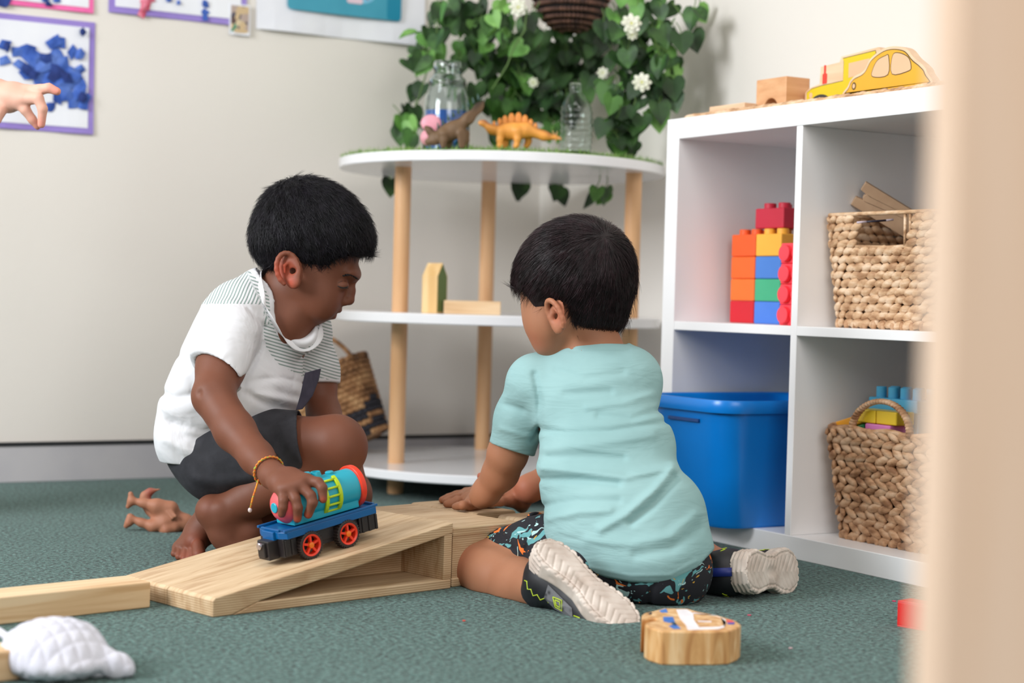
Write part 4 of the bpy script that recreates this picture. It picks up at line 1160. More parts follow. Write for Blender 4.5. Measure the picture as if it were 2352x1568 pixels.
blob_object('body', b, lo, hi, .0016, attr_mix('clay_rubber', srgb(170, 112, 84), srgb(150, 70, 62), 'back', .6, 50), td, attrs={'back': near_line([pp(420, 1180, DT, .02), pp(350, 1160, DT, .02), pp(345, 1128, DT, .02)], .012)})

# ============================================================ thick wooden car block with worn paint
def ppoly(pts, z): return [tuple(onz(u, v, z)[:2]) for u, v in pts]
HB = .040
cb = empty('wooden_car_block', tuple(onz(1590, 1495, 0)), 0, 'thick wooden car-shaped block with worn blue and white paint beside the grey shoe sole', 'wooden block')
outl = ppoly([(1473, 1424), (1474, 1412), (1480, 1407), (1502, 1402), (1524, 1396), (1580, 1397), (1604, 1404), (1650, 1413), (1690, 1425), (1702, 1434), (1696, 1440), (1676, 1448), (1640, 1450), (1560, 1450), (1520, 1449), (1490, 1440), (1481, 1434), (1484, 1430), (1508, 1424), (1508, 1419), (1492, 1419)], HB)
def world_prism(poly, z0, z1, name, mat, root, bevel=0):
    m = MB(); m.prism(poly, z0, z1); o = m.build(name, mat, None, bevel=bevel); return adopt(o, root)
world_prism(outl, 0, HB, 'block_body', varied('golden_pine', [srgb(186, 132, 78), srgb(214, 164, 106), srgb(232, 196, 148)], scale=(6, 6, 1.2), noise=8, detail=6, rough=.5, distort=1.5), cb, .0018)
PB = varied('worn_blue_paint', [srgb(44, 98, 180), srgb(70, 124, 200)], noise=60, rough=.6); PW = varied('worn_white_paint', [srgb(226, 222, 226), srgb(242, 240, 244)], noise=60, rough=.6)
for name, mat, pts in (('blue_paint', PB, [(1514, 1402), (1530, 1397), (1534, 1406), (1520, 1406)]), ('blue_paint', PB, [(1523, 1416), (1546, 1416), (1550, 1428), (1538, 1430), (1524, 1426)]),
                       ('blue_paint', PB, [(1536, 1437), (1552, 1432), (1564, 1443), (1548, 1444)]), ('grey_paint', plastic('worn_grey_paint', (62, 84, 96), .6), [(1542, 1428), (1552, 1429), (1554, 1436), (1544, 1434)]),
                       ('white_paint', PW, [(1553, 1399), (1578, 1399), (1592, 1408), (1594, 1424), (1606, 1440), (1650, 1439), (1662, 1436), (1668, 1428), (1656, 1418), (1640, 1412), (1592, 1408), (1592, 1406), (1646, 1414), (1666, 1422), (1668, 1430), (1664, 1440), (1650, 1444), (1580, 1446), (1575, 1434), (1562, 1420)]),
                       ('red_paint', plastic('worn_red_paint', (226, 92, 82), .6), [(1668, 1422), (1682, 1424), (1686, 1429), (1670, 1428)]), ('blue_bumper_paint', plastic('worn_violet_paint', (70, 80, 170), .6), [(1670, 1429), (1688, 1429), (1686, 1433), (1672, 1433)]),
                       ('black_mark', BLK, [(1488, 1408), (1496, 1405), (1498, 1408), (1494, 1411)]), ('white_window_bar', PW, [(1603, 1425), (1634, 1426), (1634, 1428), (1603, 1427)])):
    world_prism(ppoly(pts, HB+.0003), HB-.001, HB+.0004, name, mat, cb)

# ============================================================ red brick on the carpet, wooden post close to the camera
rb = empty('red_brick', tuple(onz(2066, 1442, 0)), 0, 'hollow red plastic brick lying on its side on the carpet at right', 'toy brick')
e1 = unit(onz(2110, 1447, 0)-onz(2060, 1438, 0)); e2 = np.array([-e1[1], e1[0], 0])
RB = Matrix(((e1[0], e2[0], 0, onz(2060, 1438, 0)[0]), (e1[1], e2[1], 0, onz(2060, 1438, 0)[1]), (0, 0, 1, 0), (0, 0, 0, 1)))
rp_ = plastic('brick_red_gloss', (222, 20, 24), .3)
m = MB()
for lo_, hi_ in (((0, 0, 0), (.062, .030, .002)), ((0, 0, .033), (.062, .030, .035)), ((0, 0, .002), (.062, .002, .033)), ((0, .028, .002), (.062, .030, .033)), ((.058, .002, .002), (.062, .028, .033))): m.box(lo_, hi_)
adopt_w(m.build('brick_shell', rp_, None, bevel=.0008), rb, RB)
for i in range(2):
    for j in range(2):
        m = MB(); m.lathe([(.0055, 0), (.0055, .006), (.005, .0065)], 16, Matrix.Translation((.062, .0085+.013*i, .010+.015*j)) @ Matrix.Rotation(R_(90), 4, 'Y')); adopt_w(m.build('stud', rp_, None, smooth=True, auto=40), rb, RB)
pc = pt(2142, 784, .66)
m = MB(); m.box((0, -.02, 0), (.13, .02, 1.35))
po_ = m.build('wooden_post', varied('pale_post_wood', [srgb(236, 202, 174), srgb(244, 216, 194)], scale=(6, 6, .4), noise=6, rough=.5), None, bevel=.003, loc=(pc[0], pc[1], 0)); po_.rotation_euler = (0, 0, math.atan2(_R2[1], _R2[0]))
tag(po_, 'out-of-focus pale wooden post close to the camera at the right edge', 'post')

# ============================================================ toy train tank wagon on the ramp
sl = math.atan2(RH-.0255, RL-.004)
te = unit(RD*math.cos(sl)+np.array([0, 0, math.sin(sl)])); ts = RP; tn = np.cross(te, ts)
def on_ramp(u, v):
    r = _F + _R2*(u-1176)/FPX - _U2*(v-784)/FPX
    p0 = T0+np.array([0, 0, .0253]); t = ((p0-CAM)@tn)/(r@tn); return CAM+r*t
WCON = on_ramp(722, 1283)            # contact point of the near front wheel
TO = WCON - te*.043 + ts*.004
TM = Matrix(((te[0], ts[0], tn[0], TO[0]), (te[1], ts[1], tn[1], TO[1]), (te[2], ts[2], tn[2], TO[2]), (0, 0, 0, 1)))
train = empty('toy_train_wagon', tuple(TO), 0, 'toy train tank wagon in turquoise, blue and coral with red wheels, held on the ramp', 'toy train')
C_TQ = plastic('turquoise_plastic', (36, 166, 188), .35); C_BL = plastic('bed_blue', (6, 90, 150), .28); C_BK = plastic('chassis_black', (38, 34, 36), .4)
C_CO = plastic('coral_plastic', (238, 92, 96), .4); C_LG = plastic('lime_plastic', (190, 214, 28), .35); C_RD = plastic('wheel_red', (238, 62, 34), .35); C_OR = plastic('hub_orange', (240, 120, 20), .35); C_TY = plastic('tyre_black', (52, 42, 40), .6)
def T_(name, m, mat, par=None, **k): return adopt_w(m.build(name, mat, None, **k), par or train, TM)
W_ = .066; L_ = .168
m = MB(); m.prism([(0, .012), (.006, 0.0), (L_-.006, 0), (L_, .010), (L_, W_-.010), (L_-.006, W_), (.006, W_), (0, W_-.012)], .036, .046); m.prism([(-.004, .020), (-.004, W_-.020), (.01, W_-.020), (.01, .020)], .034, .046)
m.box((.002, .0, .046), (L_-.002, .004, .0495)); m.box((.002, W_-.004, .046), (L_-.002, W_, .0495)); m.box((0, .012, .046), (.004, W_-.012, .0495)); m.box((L_-.004, .010, .046), (L_, W_-.010, .0495)); T_('wagon_bed', m, C_BL, bevel=.0008)
m = MB(); m.box((.006, .010, .012), (L_-.006, W_-.010, .036)); m.box((.002, .006, .010), (.024, W_-.006, .036)); m.box((L_-.034, .006, .012), (L_-.002, W_-.006, .036)); m.box((.060, .008, .018), (.090, W_-.008, .036))
for x in (.004, .014, L_-.030, L_-.018, L_-.006): m.box((x, .0045, .012), (x+.004, .009, .034))
T_('chassis', m, C_BK, bevel=.0008)
m = MB(); m.box((-.014, .020, .008), (.004, W_-.020, .035)); m.box((-.018, .025, .012), (-.012, W_-.025, .033)); T_('coupler', m, C_BK, bevel=.0015)
m = MB(); m.lathe([(.004, 0), (.005, .001), (.005, .004), (.004, .005)], 20, Matrix.Translation((-.0165, W_/2, .029)) @ Matrix.Rotation(R_(-90), 4, 'Y')); T_('coupler_magnet', m, base_mat('magnet_steel', srgb(190, 186, 196), .2, metal=1.0), smooth=True, auto=40)
WR = .0192
for x in (.043, .108):
    for near in (1, 0):
        yc = .004 if near else W_-.004; sgn = -1 if near else 1
        mt0 = Matrix.Translation((x, yc, WR)) @ Matrix.Rotation(R_(90*(1 if near else -1)), 4, 'X')
        m = MB(); m.lathe([(WR-.004, -.006), (WR-.001, -.006), (WR, -.005), (WR, .005), (WR-.001, .006), (WR-.004, .006), (WR-.004, -.006)], 36, mt0, False, False)
        for k in range(30):
            a = 2*math.pi*k/30; m.box((-.0009, -.0009, -.0055), (.0009, .0009, .0055), mt0 @ Matrix.Translation(((WR)*math.cos(a), WR*math.sin(a), 0)) @ Matrix.Rotation(a, 4, 'Z'))
        ty = T_('wheel', m, C_TY, smooth=False)
        def sub(name, mm, mat, **k):
            o = mm.build(name, mat, None, **k); o.parent = ty; return o
        m = MB(); m.lathe([(WR-.0065, .0052), (WR-.0040, .0066), (WR-.0035, .0055), (WR-.0035, -.004), (WR-.0065, -.004), (WR-.0065, .0052)], 36, mt0, False, False)
        for k in range(5):
            m.box((-.0016, .002, .000), (.0016, WR-.006, .0048), mt0 @ Matrix.Rotation(2*math.pi*k/5, 4, 'Z'))
        sub('rim', m, C_RD)
        m = MB(); m.lathe([(.0042, 0), (.0042, .0062), (.0032, .0068)], 20, mt0); sub('hub', m, C_OR, smooth=True, auto=40)
XR = Matrix.Rotation(R_(90), 4, 'Y')
TZ = .0755; TR2 = .0268
def cyl(x0, x1, r, n=48, r1=None): 
    m = MB(); m.lathe([(r-.001, x0), (r, x0+.001), (r1 or r, x1-.001), ((r1 or r)-.001, x1)], n, Matrix.Translation((0, W_/2, TZ)) @ XR); return m
T_('tank', cyl(.030, .146, TR2), C_TQ, smooth=True, auto=35)
m = MB(); m.box((.028, W_/2-.021, .0485), (.142, W_/2+.021, .064)); T_('tank_base', m, C_TQ, bevel=.001)
m = MB(); m.lathe([(.0005, .012), (.010, .0135), (.018, .018), (.0245, .026), (.0285, .033), (.0285, .036), (.026, .038)], 48, Matrix.Translation((0, W_/2, TZ)) @ XR); T_('front_dome', m, C_CO, smooth=True, auto=60)
m = MB(); m.lathe([(.0065, .0112), (.0072, .0118), (.0072, .014)], 32, Matrix.Translation((0, W_/2, TZ)) @ XR); T_('front_button', m, C_TQ, smooth=True, auto=40)
T_('rear_ring', cyl(.144, .153, .0305), C_RD, smooth=True, auto=35)
def arc(x, r, a0, a1, w=.004, th=.0035, n=22):
    m = MB(); vs = []
    for k in range(n+1):
        a = R_(a0+(a1-a0)*k/n)
        for rr, xx in ((r, x), (r, x+w), (r+th, x+w), (r+th, x)):
            vs.append((xx, W_/2-rr*math.sin(a), TZ+rr*math.cos(a)))
    fs = [(k*4+i, k*4+(i+1) % 4, k*4+4+(i+1) % 4, k*4+4+i) for k in range(n) for i in range(4)]+[(0, 1, 2, 3), (n*4+3, n*4+2, n*4+1, n*4)]
    m.add(vs, fs); return m
T_('ladder_rail', arc(.080, TR2, 28, 152, .006), C_LG, bevel=.0008); T_('ladder_rail', arc(.104, TR2, 28, 152, .006), C_LG, bevel=.0008)
for a in (40, 65, 88, 112, 135):
    m = MB(); a_ = R_(a); y, z = W_/2-(TR2+.002)*math.sin(a_), TZ+(TR2+.002)*math.cos(a_); m.tube([(.084, y, z), (.106, y, z)], .0018, 8); T_('ladder_rung', m, C_LG, smooth=True)
m = MB(); m.lathe([(.0085, 0), (.0085, .004), (.007, .009), (.0068, .010), (.0045, .010), (.0045, .006)], 28, Matrix.Translation((.088, W_/2, TZ+TR2-.002))); T_('filler_cup', m, C_TQ, smooth=True, auto=40)
m = MB(); m.lathe([(.008, 0), (.008, .005), (.0062, .006), (.0062, .011), (.0052, .0125)], 28, Matrix.Translation((.072, W_/2, TZ+TR2-.002))); T_('filler_cap', m, C_TQ, smooth=True, auto=40)
m = MB(); m.lathe([(.0062, 0), (.0062, .0035), (.005, .0045)], 24, Matrix.Translation((.112, W_/2, TZ+TR2-.0012))); T_('top_stud', m, C_TQ, smooth=True, auto=40)

# ============================================================ people: shared tools
def uv(P):
    q = P-CAM.astype(F4); w = q@_F.astype(F4)
    return 1176+FPX*(q@_R2.astype(F4))/w, 784-FPX*(q@_U2.astype(F4))/w, w
def region(us, vs, above=True, k=1450.0):
    """negative where the point is above (or below) the profile line v(u)"""
    def f(P):
        u, v, w = uv(P); L = np.interp(u, us, vs).astype(F4)
        return (v-L)/k if above else (L-v)/k
    return f
def creases(lines, k=1500.0):
    """shallow folds of cloth: (points, amplitude, width)"""
    segs = []
    for pts, amp, wd in lines:
        for i in range(len(pts)-1): segs.append((np.array(pts[i], F4), np.array(pts[i+1], F4), amp, wd*k, i == 0, i == len(pts)-2))
    def f(P):
        u, v, w = uv(P); out = np.zeros(len(P), F4); best = {}
        Q = np.stack([u, v], 1)
        for pts, amp, wd in lines:
            d = None
            for i in range(len(pts)-1):
                a = np.array(pts[i], F4); b = np.array(pts[i+1], F4); ab = b-a
                h = np.clip(((Q-a)@ab)/(ab@ab), 0, 1)
                dd = np.sqrt(((Q-a-h[:, None]*ab)**2).sum(1))
                d = dd if d is None else np.minimum(d, dd)
            out -= amp*np.exp(-(d/(wd*k))**2)
        return out
    return f
def ripples(dirv, freq, amp, dir2=None):
    d1 = np.array(dirv, F4); d2 = np.array(dir2 if dir2 is not None else [.3, .2, .1], F4)
    def f(P):
        s = P@d1; t = P@d2
        return amp*(np.sin(s*freq+1.7*np.sin(t*freq*.43+1))*.6+np.sin(s*freq*1.9+2.1*np.sin(t*freq*.3)+2)*.4)*(.5+.5*np.sin(t*freq*.5+s*freq*.2))
    return f
def chainpts(lst): return [pt(*p) for p in lst]
def skin_mat(name, c0, c1, red):
    m = base_mat(name, srgb(*c0), .56, .35); t = NT(m); b = t.n['Principled BSDF']
    tc = t.new('ShaderNodeTexCoord'); n = t.new('ShaderNodeTexNoise'); n.inputs['Scale'].default_value = 18; n.inputs['Detail'].default_value = 4
    t.link(tc.outputs['Object'], n.inputs['Vector'])
    mx = t.new('ShaderNodeMixRGB'); mx.inputs[1].default_value = srgb(*c0); mx.inputs[2].default_value = srgb(*c1); t.link(n.outputs['Fac'], mx.inputs[0])
    a = t.new('ShaderNodeAttribute'); a.attribute_name = 'rosy'
    m2 = t.new('ShaderNodeMixRGB'); m2.inputs[2].default_value = srgb(*red); t.link(a.outputs['Fac'], m2.inputs[0]); t.link(mx.outputs[0], m2.inputs[1])
    t.link(m2.outputs[0], b.inputs['Base Color'])
    b.inputs['Subsurface Weight'].default_value = .12; b.inputs['Subsurface Radius'].default_value = (.012, .005, .003); b.inputs['Subsurface Scale'].default_value = .6
    bp = t.new('ShaderNodeBump'); bp.inputs['Strength'].default_value = .12; bp.inputs['Distance'].default_value = .0006
    n2 = t.new('ShaderNodeTexNoise'); n2.inputs['Scale'].default_value = 500; t.link(tc.outputs['Object'], n2.inputs['Vector'])
    t.link(n2.outputs['Fac'], bp.inputs['Height']); t.link(bp.outputs[0], b.inputs['Normal'])
    return m
def spots(lst):
    """rosy attribute: (centre, radius, strength)"""
    def f(V):
        o = np.zeros(len(V))
        for c, r, s in lst: o = np.maximum(o, s*np.exp(-((V-np.array(c))**2).sum(1)/(r*r)))
        return o
    return f
def hair_strands(name, cap, crown, mat, parent, n, length, lift, width, seed, grav, clump=.25, sel=None):
    """thin tapered locks rooted on the cap surface and combed away from the crown"""
    rng = np.random.RandomState(seed)
    me = cap.data; nv = len(me.vertices)
    co = np.empty(nv*3, F4); me.vertices.foreach_get('co', co); co = co.reshape(-1, 3).astype(float)
    no = np.empty(nv*3, F4); me.vertex_normals.foreach_get('vector', no); no = no.reshape(-1, 3).astype(float)
    idx = rng.randint(0, nv, n)
    if sel is not None: idx = idx[sel(co[idx])]
    P = co[idx]+rng.normal(0, .0008, (len(idx), 3)); N = no[idx]
    d = P-np.array(crown); d /= np.linalg.norm(d, axis=1)[:, None]+1e-6
    d = d+np.array(grav)+rng.normal(0, clump, d.shape)
    d -= N*(d*N).sum(1)[:, None]; d /= np.linalg.norm(d, axis=1)[:, None]+1e-9
    S = np.cross(N, d)
    L = length*rng.uniform(.55, 1.15, len(P)); w = width*rng.uniform(.6, 1.3, len(P))
    lf = lift*rng.uniform(.3, 1.4, len(P))
    K = 5; vs = np.zeros((len(P), K*3-2, 3)); bend = rng.normal(0, .12, len(P))
    for k in range(K):
        t = k/(K-1)
        c = P + d*(L*t)[:, None] + N*((lf*t - L*L*t*t*4.2)*1.0)[:, None] + S*(bend*L*t*t)[:, None]
        if k < K-1:
            ww = (w*(1-.6*t))[:, None]
            vs[:, k*3] = c-S*ww; vs[:, k*3+1] = c+S*ww; vs[:, k*3+2] = c+N*ww*.8
        else: vs[:, k*3] = c
    nvp = K*3-2
    f4 = []; f3 = []
    for k in range(K-2):
        for a in range(3):
            b_ = (a+1) % 3; f4.append((k*3+a, k*3+b_, k*3+3+b_, k*3+3+a))
    for a in range(3): f3.append(((K-2)*3+a, (K-2)*3+(a+1) % 3, (K-1)*3))
    base = np.arange(len(P))[:, None, None]*nvp
    A = (np.array(f4)[None]+base).reshape(-1, 4); Bt = (np.array(f3)[None]+base).reshape(-1, 3)
    me = bpy.data.meshes.new(name); V = vs.reshape(-1, 3)
    me.vertices.add(len(V)); me.vertices.foreach_set('co', V.astype(F4).ravel())
    li = np.r_[A.ravel(), Bt.ravel()].astype(np.int32)
    me.loops.add(len(li)); me.loops.foreach_set('vertex_index', li)
    ls = np.r_[np.arange(len(A))*4, len(A)*4+np.arange(len(Bt))*3].astype(np.int32)
    me.polygons.add(len(ls)); me.polygons.foreach_set('loop_start', ls)
    me.polygons.foreach_set('loop_total', np.r_[np.full(len(A), 4), np.full(len(Bt), 3)].astype(np.int32))
    me.polygons.foreach_set('use_smooth', np.ones(len(ls), bool)); me.update(calc_edges=True)
    me.materials.append(mat)
    o = bpy.data.objects.new(name, me); COL.objects.link(o); adopt(o, parent)
    return tag(o, kind='stuff')
def hair_mat(name, c, c2, rough=.42):
    m = varied(name, [srgb(*c), srgb(*c2)], noise=60, rough=rough, scale=(1, 1, 1), spec=.32)
    return m
def ear(b, c, up, fwd, out, L, W, k=.004):
    """ear with helix, hollow and lobe; c centre, axes unit vectors"""
    up, fwd, out = unit(up), unit(fwd), unit(out)
    b.u(ellip(c+out*.001, (W*.92, L*.92, .0042), (fwd, up, out)), .006)
    ring = []
    for a in range(-70, 231, 20):
        r = R_(a); ring.append(c+fwd*(W*math.cos(r)*1.0)+up*(L*math.sin(r))+out*.005)
    b.chain(ring, [.0036]*len(ring), .003)
    b.u(ellip(c-up*L*.85+fwd*W*.15+out*.003, (.0085, .0085, .0045), (fwd, up, out)), .006)
    b.c(ellip(c+fwd*W*.10-up*L*.05+out*.0095, (W*.62, L*.55, .0080), (fwd, up, out)), .003)
    b.c(ellip(c+fwd*W*.35-up*L*.12+out*.004, (W*.25, L*.16, .007), (fwd, up, out)), .003)
    b.chain([c-fwd*W*.45-up*L*.1+out*.002, c-fwd*W*.35+up*L*.3+out*.002, c+fwd*W*.1+up*L*.45+out*.002], [.0022, .0024, .0016], .003)
    b.chain([c+fwd*W*.85-up*L*.1+out*.004, c+fwd*W*.8-up*L*.32+out*.004], [.0035, .003], .004)

def hit(f, u, v, d0, d1, off=0.0):
    """point where the line of sight through (u, v) meets the surface f = 0, lifted by off"""
    ds = np.linspace(d0, d1, 400); P = np.array([pt(u, v, d) for d in ds]).astype(F4); val = f(P)
    i = int(np.argmax(val < off)); return pt(u, v, ds[i]) if val[i] < off else pt(u, v, (d0+d1)/2)

# ============================================================ crouching boy (left)
BD = 2.76
boy = empty('person', tuple(pt(480, 1200, BD)*[1, 1, 0]), 0, 'crouching boy in white striped-yoke T-shirt and dark shorts, holding the toy wagon', 'person')
SK1 = skin_mat('skin_deep_brown', (106, 62, 44), (122, 74, 54), (196, 78, 52))
FR = unit(.84*_R2-.53*_F)            # where the chest faces (horizontal)
SH = unit(.53*_R2+.84*_F)            # from his right to his left shoulder
TU = unit(.42*_R2+.90*_U2)           # spine, leaning forward
FN = unit(FR-TU*(FR@TU)); 
HD = 2.79
hf = unit(_R2*math.cos(R_(30))-_U2*math.sin(R_(30))-_F*.05); hu = unit(_U2*math.cos(R_(30))+_R2*math.sin(R_(30))); hs = np.cross(hf, hu)
hu = np.cross(hs, hf)
def hp(u, v, side=0): return pt(u, v, HD-side)
NEAR = hs if (hs@_F) < 0 else -hs
b = Blob()
# skull and face
b.u(ellip(hp(712, 532), (.090, .080, .071), (hf, hu, hs)), .02)
b.u(ellip(hp(732, 640), (.048, .062, .055), (unit(_R2), unit(_U2), _F)), .02)
b.u(ellip(hp(700, 640), (.045, .060, .055), (unit(_R2), unit(_U2), _F)), .02)
for s in (1, -1):
    b.u(ellip(hp(736, 688, .026*s), (.029, .034, .026), (_R2, _U2, _F)), .015)
b.u(ellip(hp(722, 716), (.022, .019, .026), (_R2, _U2, _F)), .015)
b.u(ellip(hp(759, 700), (.015, .018, .020), (_R2, _U2, _F)), .012)
b.u(ellip(hp(806, 628), (.0165, .014, .038), (unit(_R2-.3*_U2), unit(_U2+.3*_R2), _F)), .014)     # brow
b.chain([hp(809, 645), hp(806, 668), hp(801, 687)], [.0050, .0065, .0098], .006)                  # nose
for s in (1, -1): b.u(ellip(hp(791, 693, .008*s), (.0085, .0065, .0065), (_R2, _U2, _F)), .004)
b.u(ellip(hp(774, 709), (.0085, .0048, .013), (unit(_R2-.5*_U2), unit(_U2+.5*_R2), _F)), .004)     # upper lip
b.u(ellip(hp(761, 725), (.0080, .0048, .011), (unit(_R2-.5*_U2), unit(_U2+.5*_R2), _F)), .004)     # lower lip
b.c(capsule(hp(774, 719, .008), hp(774, 719, -.008), .0014), .002)
b.c(capsule(hp(758, 722, .020), hp(772, 719, .008), .0012), .002)
for s in (1, -1):
    b.c(ellip(hp(802, 656, .030*s), (.010, .008, .010), (_R2, _U2, _F)), .010)
    b.u(ellip(hp(783, 655, .0275*s), (.0125, .0095, .012), (_R2, _U2, _F)), .004)
# neck, torso
b.chain([hp(668, 640), hp(654, 690), pt(655, 738, 2.79)], [.036, .037, .038], .02)
b.u(ellip(pt(680, 750, 2.768), (.028, .018, .034), (SH, FN, TU)), .015)
b.u(ellip(pt(580, 800, 2.80), (.085, .062, .10), (SH, FN, TU)), .03)
b.u(ellip(pt(520, 930, 2.81), (.080, .068, .10), (SH, FN, TU)), .03)
b.u(ellip(pt(495, 1035, 2.82), (.068, .050, .050), (SH, FN, TU)), .03)
b.u(ellip(pt(655, 765, 2.80), (.045, .022, .045), (SH, FN, TU)), .03)
# ear on the near side and the far side
for s in (1, -1):
    out = NEAR*s
    ear(b, hp(667, 620, .066*s)+out*.004, unit(_U2*.97-_R2*.22), unit(_R2*.97+_U2*.22+out*-.25), unit(out-_R2*.35), .0262, .0178)
# right arm (near) reaching to the wagon
b.chain(chainpts([(535, 765, 2.715), (508, 840, 2.67), (490, 905, 2.63)]), [.040, .034, .0315], .02)
b.chain(chainpts([(492, 915, 2.625), (540, 990, 2.585), (590, 1050, 2.54), (627, 1092, 2.49)]), [.0305, .029, .0235, .0185], .012)
b.c(ellip(pt(456, 902, 2.596), (.002, .003, .004), (_R2, _U2, _F)), .008)
# left arm (far)
b.chain(chainpts([(712, 800, 2.90), (728, 880, 2.905), (744, 950, 2.885)]), [.034, .0285, .026], .02)
b.chain(chainpts([(744, 950, 2.885), (778, 1020, 2.80), (800, 1060, 2.785)]), [.027, .023, .018], .012)
b.chain(chainpts([(800, 1060, 2.785), (806, 1085, 2.775)]), [.019, .018], .01)
for i, (u, v) in enumerate(((792, 1120), (803, 1124), (814, 1122), (823, 1114))): b.chain(chainpts([(798+i*6, 1088, 2.772), (u+2, v-14, 2.752), (u, v, 2.762)]), [.0085, .0075, .0065], .004)
b.chain(chainpts([(794, 1070, 2.775), (784, 1092, 2.77), (780, 1106, 2.765)]), [.009, .0075, .006], .005)
# near (right) leg: knee up
b.chain(chainpts([(500, 1045, 2.78), (640, 1030, 2.74), (768, 1022, 2.70)]), [.054, .051, .044], .02)
b.u(ellip(pt(775, 1028, 2.70), (.044, .046, .042), (_R2, _U2, _F)), .02)
b.chain(chainpts([(775, 1040, 2.70), (670, 1095, 2.72), (575, 1145, 2.735), (512, 1178, 2.735)]), [.040, .042, .033, .026], .007)
b.chain(chainpts([(512, 1178, 2.735), (486, 1170, 2.735)]), [.026, .0235], .012)
b.chain(chainpts([(487, 1176, 2.735), (515, 1225, 2.735), (545, 1268, 2.735)]), [.0235, .022, .023], .010)
b.chain(chainpts([(522, 1188, 2.735), (570, 1225, 2.745), (580, 1268, 2.745)]), [.025, .026, .020], .010)
b.u(ellip(pt(505, 1170, 2.714), (.008, .009, .006), (_R2, _U2, _F)), .008)
for i in range(5): b.chain(chainpts([(560+i*9, 1284, 2.705+i*.012), (575+i*9, 1292-i, 2.70+i*.012)]), [.010, .0085-.0006*i], .006)
# far (left) leg: kneeling
b.chain(chainpts([(520, 1060, 2.88), (660, 1110, 2.88), (790, 1145, 2.86)]), [.054, .050, .042], .02)
b.chain(chainpts([(795, 1130, 2.855), (680, 1205, 2.84), (560, 1222, 2.82), (480, 1205, 2.795)]), [.040, .036, .032, .026], .016)
b.u(ellip(pt(812, 1120, 2.80), (.022, .036, .03), (_R2, _U2, _F)), .02)
# sole of the far foot with toes tucked
b.chain(chainpts([(482, 1188, 2.80), (458, 1222, 2.79), (450, 1244, 2.775)]), [.024, .0215, .0195], .010)
b.chain(chainpts([(458, 1222, 2.795), (428, 1254, 2.785), (412, 1260, 2.785)]), [.020, .0155, .012], .010)
for (u0, v0, u1, v1, r, d) in ((455, 1252, 457, 1274, .0108, 2.744), (440, 1264, 438, 1285, .0066, 2.748), (427, 1264, 424, 1283, .0064, 2.753), (414, 1262, 411, 1278, .0060, 2.760), (404, 1258, 400, 1271, .0056, 2.766)):
    b.chain(chainpts([(u0, v0, d+.012), (u1, v1, d)]), [r*.9, r], .0025)
b.c(creases([([(455, 1215), (470, 1250)], 0, .01)]), 0) if False else None
# hand over the tank
TKD = float((np.array(TM @ Vector((.045, W_/2-TR2, TZ)))-CAM)@_F)      # depth of the near side of the tank
def hand(b, wrist, knuckles, fingers, rp=.012):
    for kn in knuckles: b.chain([wrist, (np.array(wrist)*.45+np.array(kn)*.55), kn], [rp*1.15, rp*1.05, rp*.86], .010)
    for ch, rs in fingers: b.chain(ch, rs, .0028)
WR_ = pt(627, 1092, 2.485)
kn = [pt(648, 1124, TKD-.001), pt(667, 1121, TKD-.003), pt(689, 1113, TKD-.001), pt(704, 1103, TKD+.008)]
hand(b, WR_, kn, [
    ([kn[0], pt(651, 1150, TKD-.012), pt(650, 1165, TKD-.013), pt(647, 1180, TKD-.010)], [.0082, .0066, .0062, .0056]),
    ([kn[1], pt(679, 1146, TKD-.013), pt(684, 1166, TKD-.015), pt(683, 1191, TKD-.010)], [.0085, .0068, .0067, .0060]),
    ([kn[2], pt(714, 1138, TKD-.011), pt(718, 1154, TKD-.013), pt(708, 1181, TKD-.008)], [.0086, .0070, .0069, .0062]),
    ([kn[3], pt(731, 1108, TKD-.001), pt(740, 1120, TKD-.006), pt(742, 1146, TKD-.008)], [.0088, .0074, .0070, .0060])])
b.chain([pt(642, 1106, TKD+.02), pt(664, 1106, TKD+.045), pt(684, 1112, TKD+.062), pt(692, 1126, TKD+.064)], [.012, .0105, .009, .0075], .008)   # thumb over the top
b.c(plane((0, 0, -.0005), (0, 0, 1)), .002)
NAIL1 = [pt(683, 1194, TKD-.016), pt(708, 1185, TKD-.014), pt(743, 1148, TKD-.014)]
rosy1 = spots([(hp(650, 620, .078), .017, .7), (hp(668, 648, .075), .010, .6), (hp(765, 718, 0), .010, .25), (pt(459, 1278, 2.74), .012, .25), (pt(425, 1288, 2.75), .02, .2), (pt(450, 1250, 2.76), .02, .15), (pt(465, 1155, 2.70), .014, .12)]
              + [(n_, .005, .5) for n_ in NAIL1])
lo = np.array([1e9]*3); hi = -lo
for u in (330, 880):
    for v in (390, 1300):
        for d in (2.40, 3.0): p = pt(u, v, d); lo = np.minimum(lo, p); hi = np.maximum(hi, p)
lo[2] = -.006
blob_object('body', b, lo, hi, .0019, SK1, boy, attrs={'rosy': rosy1})

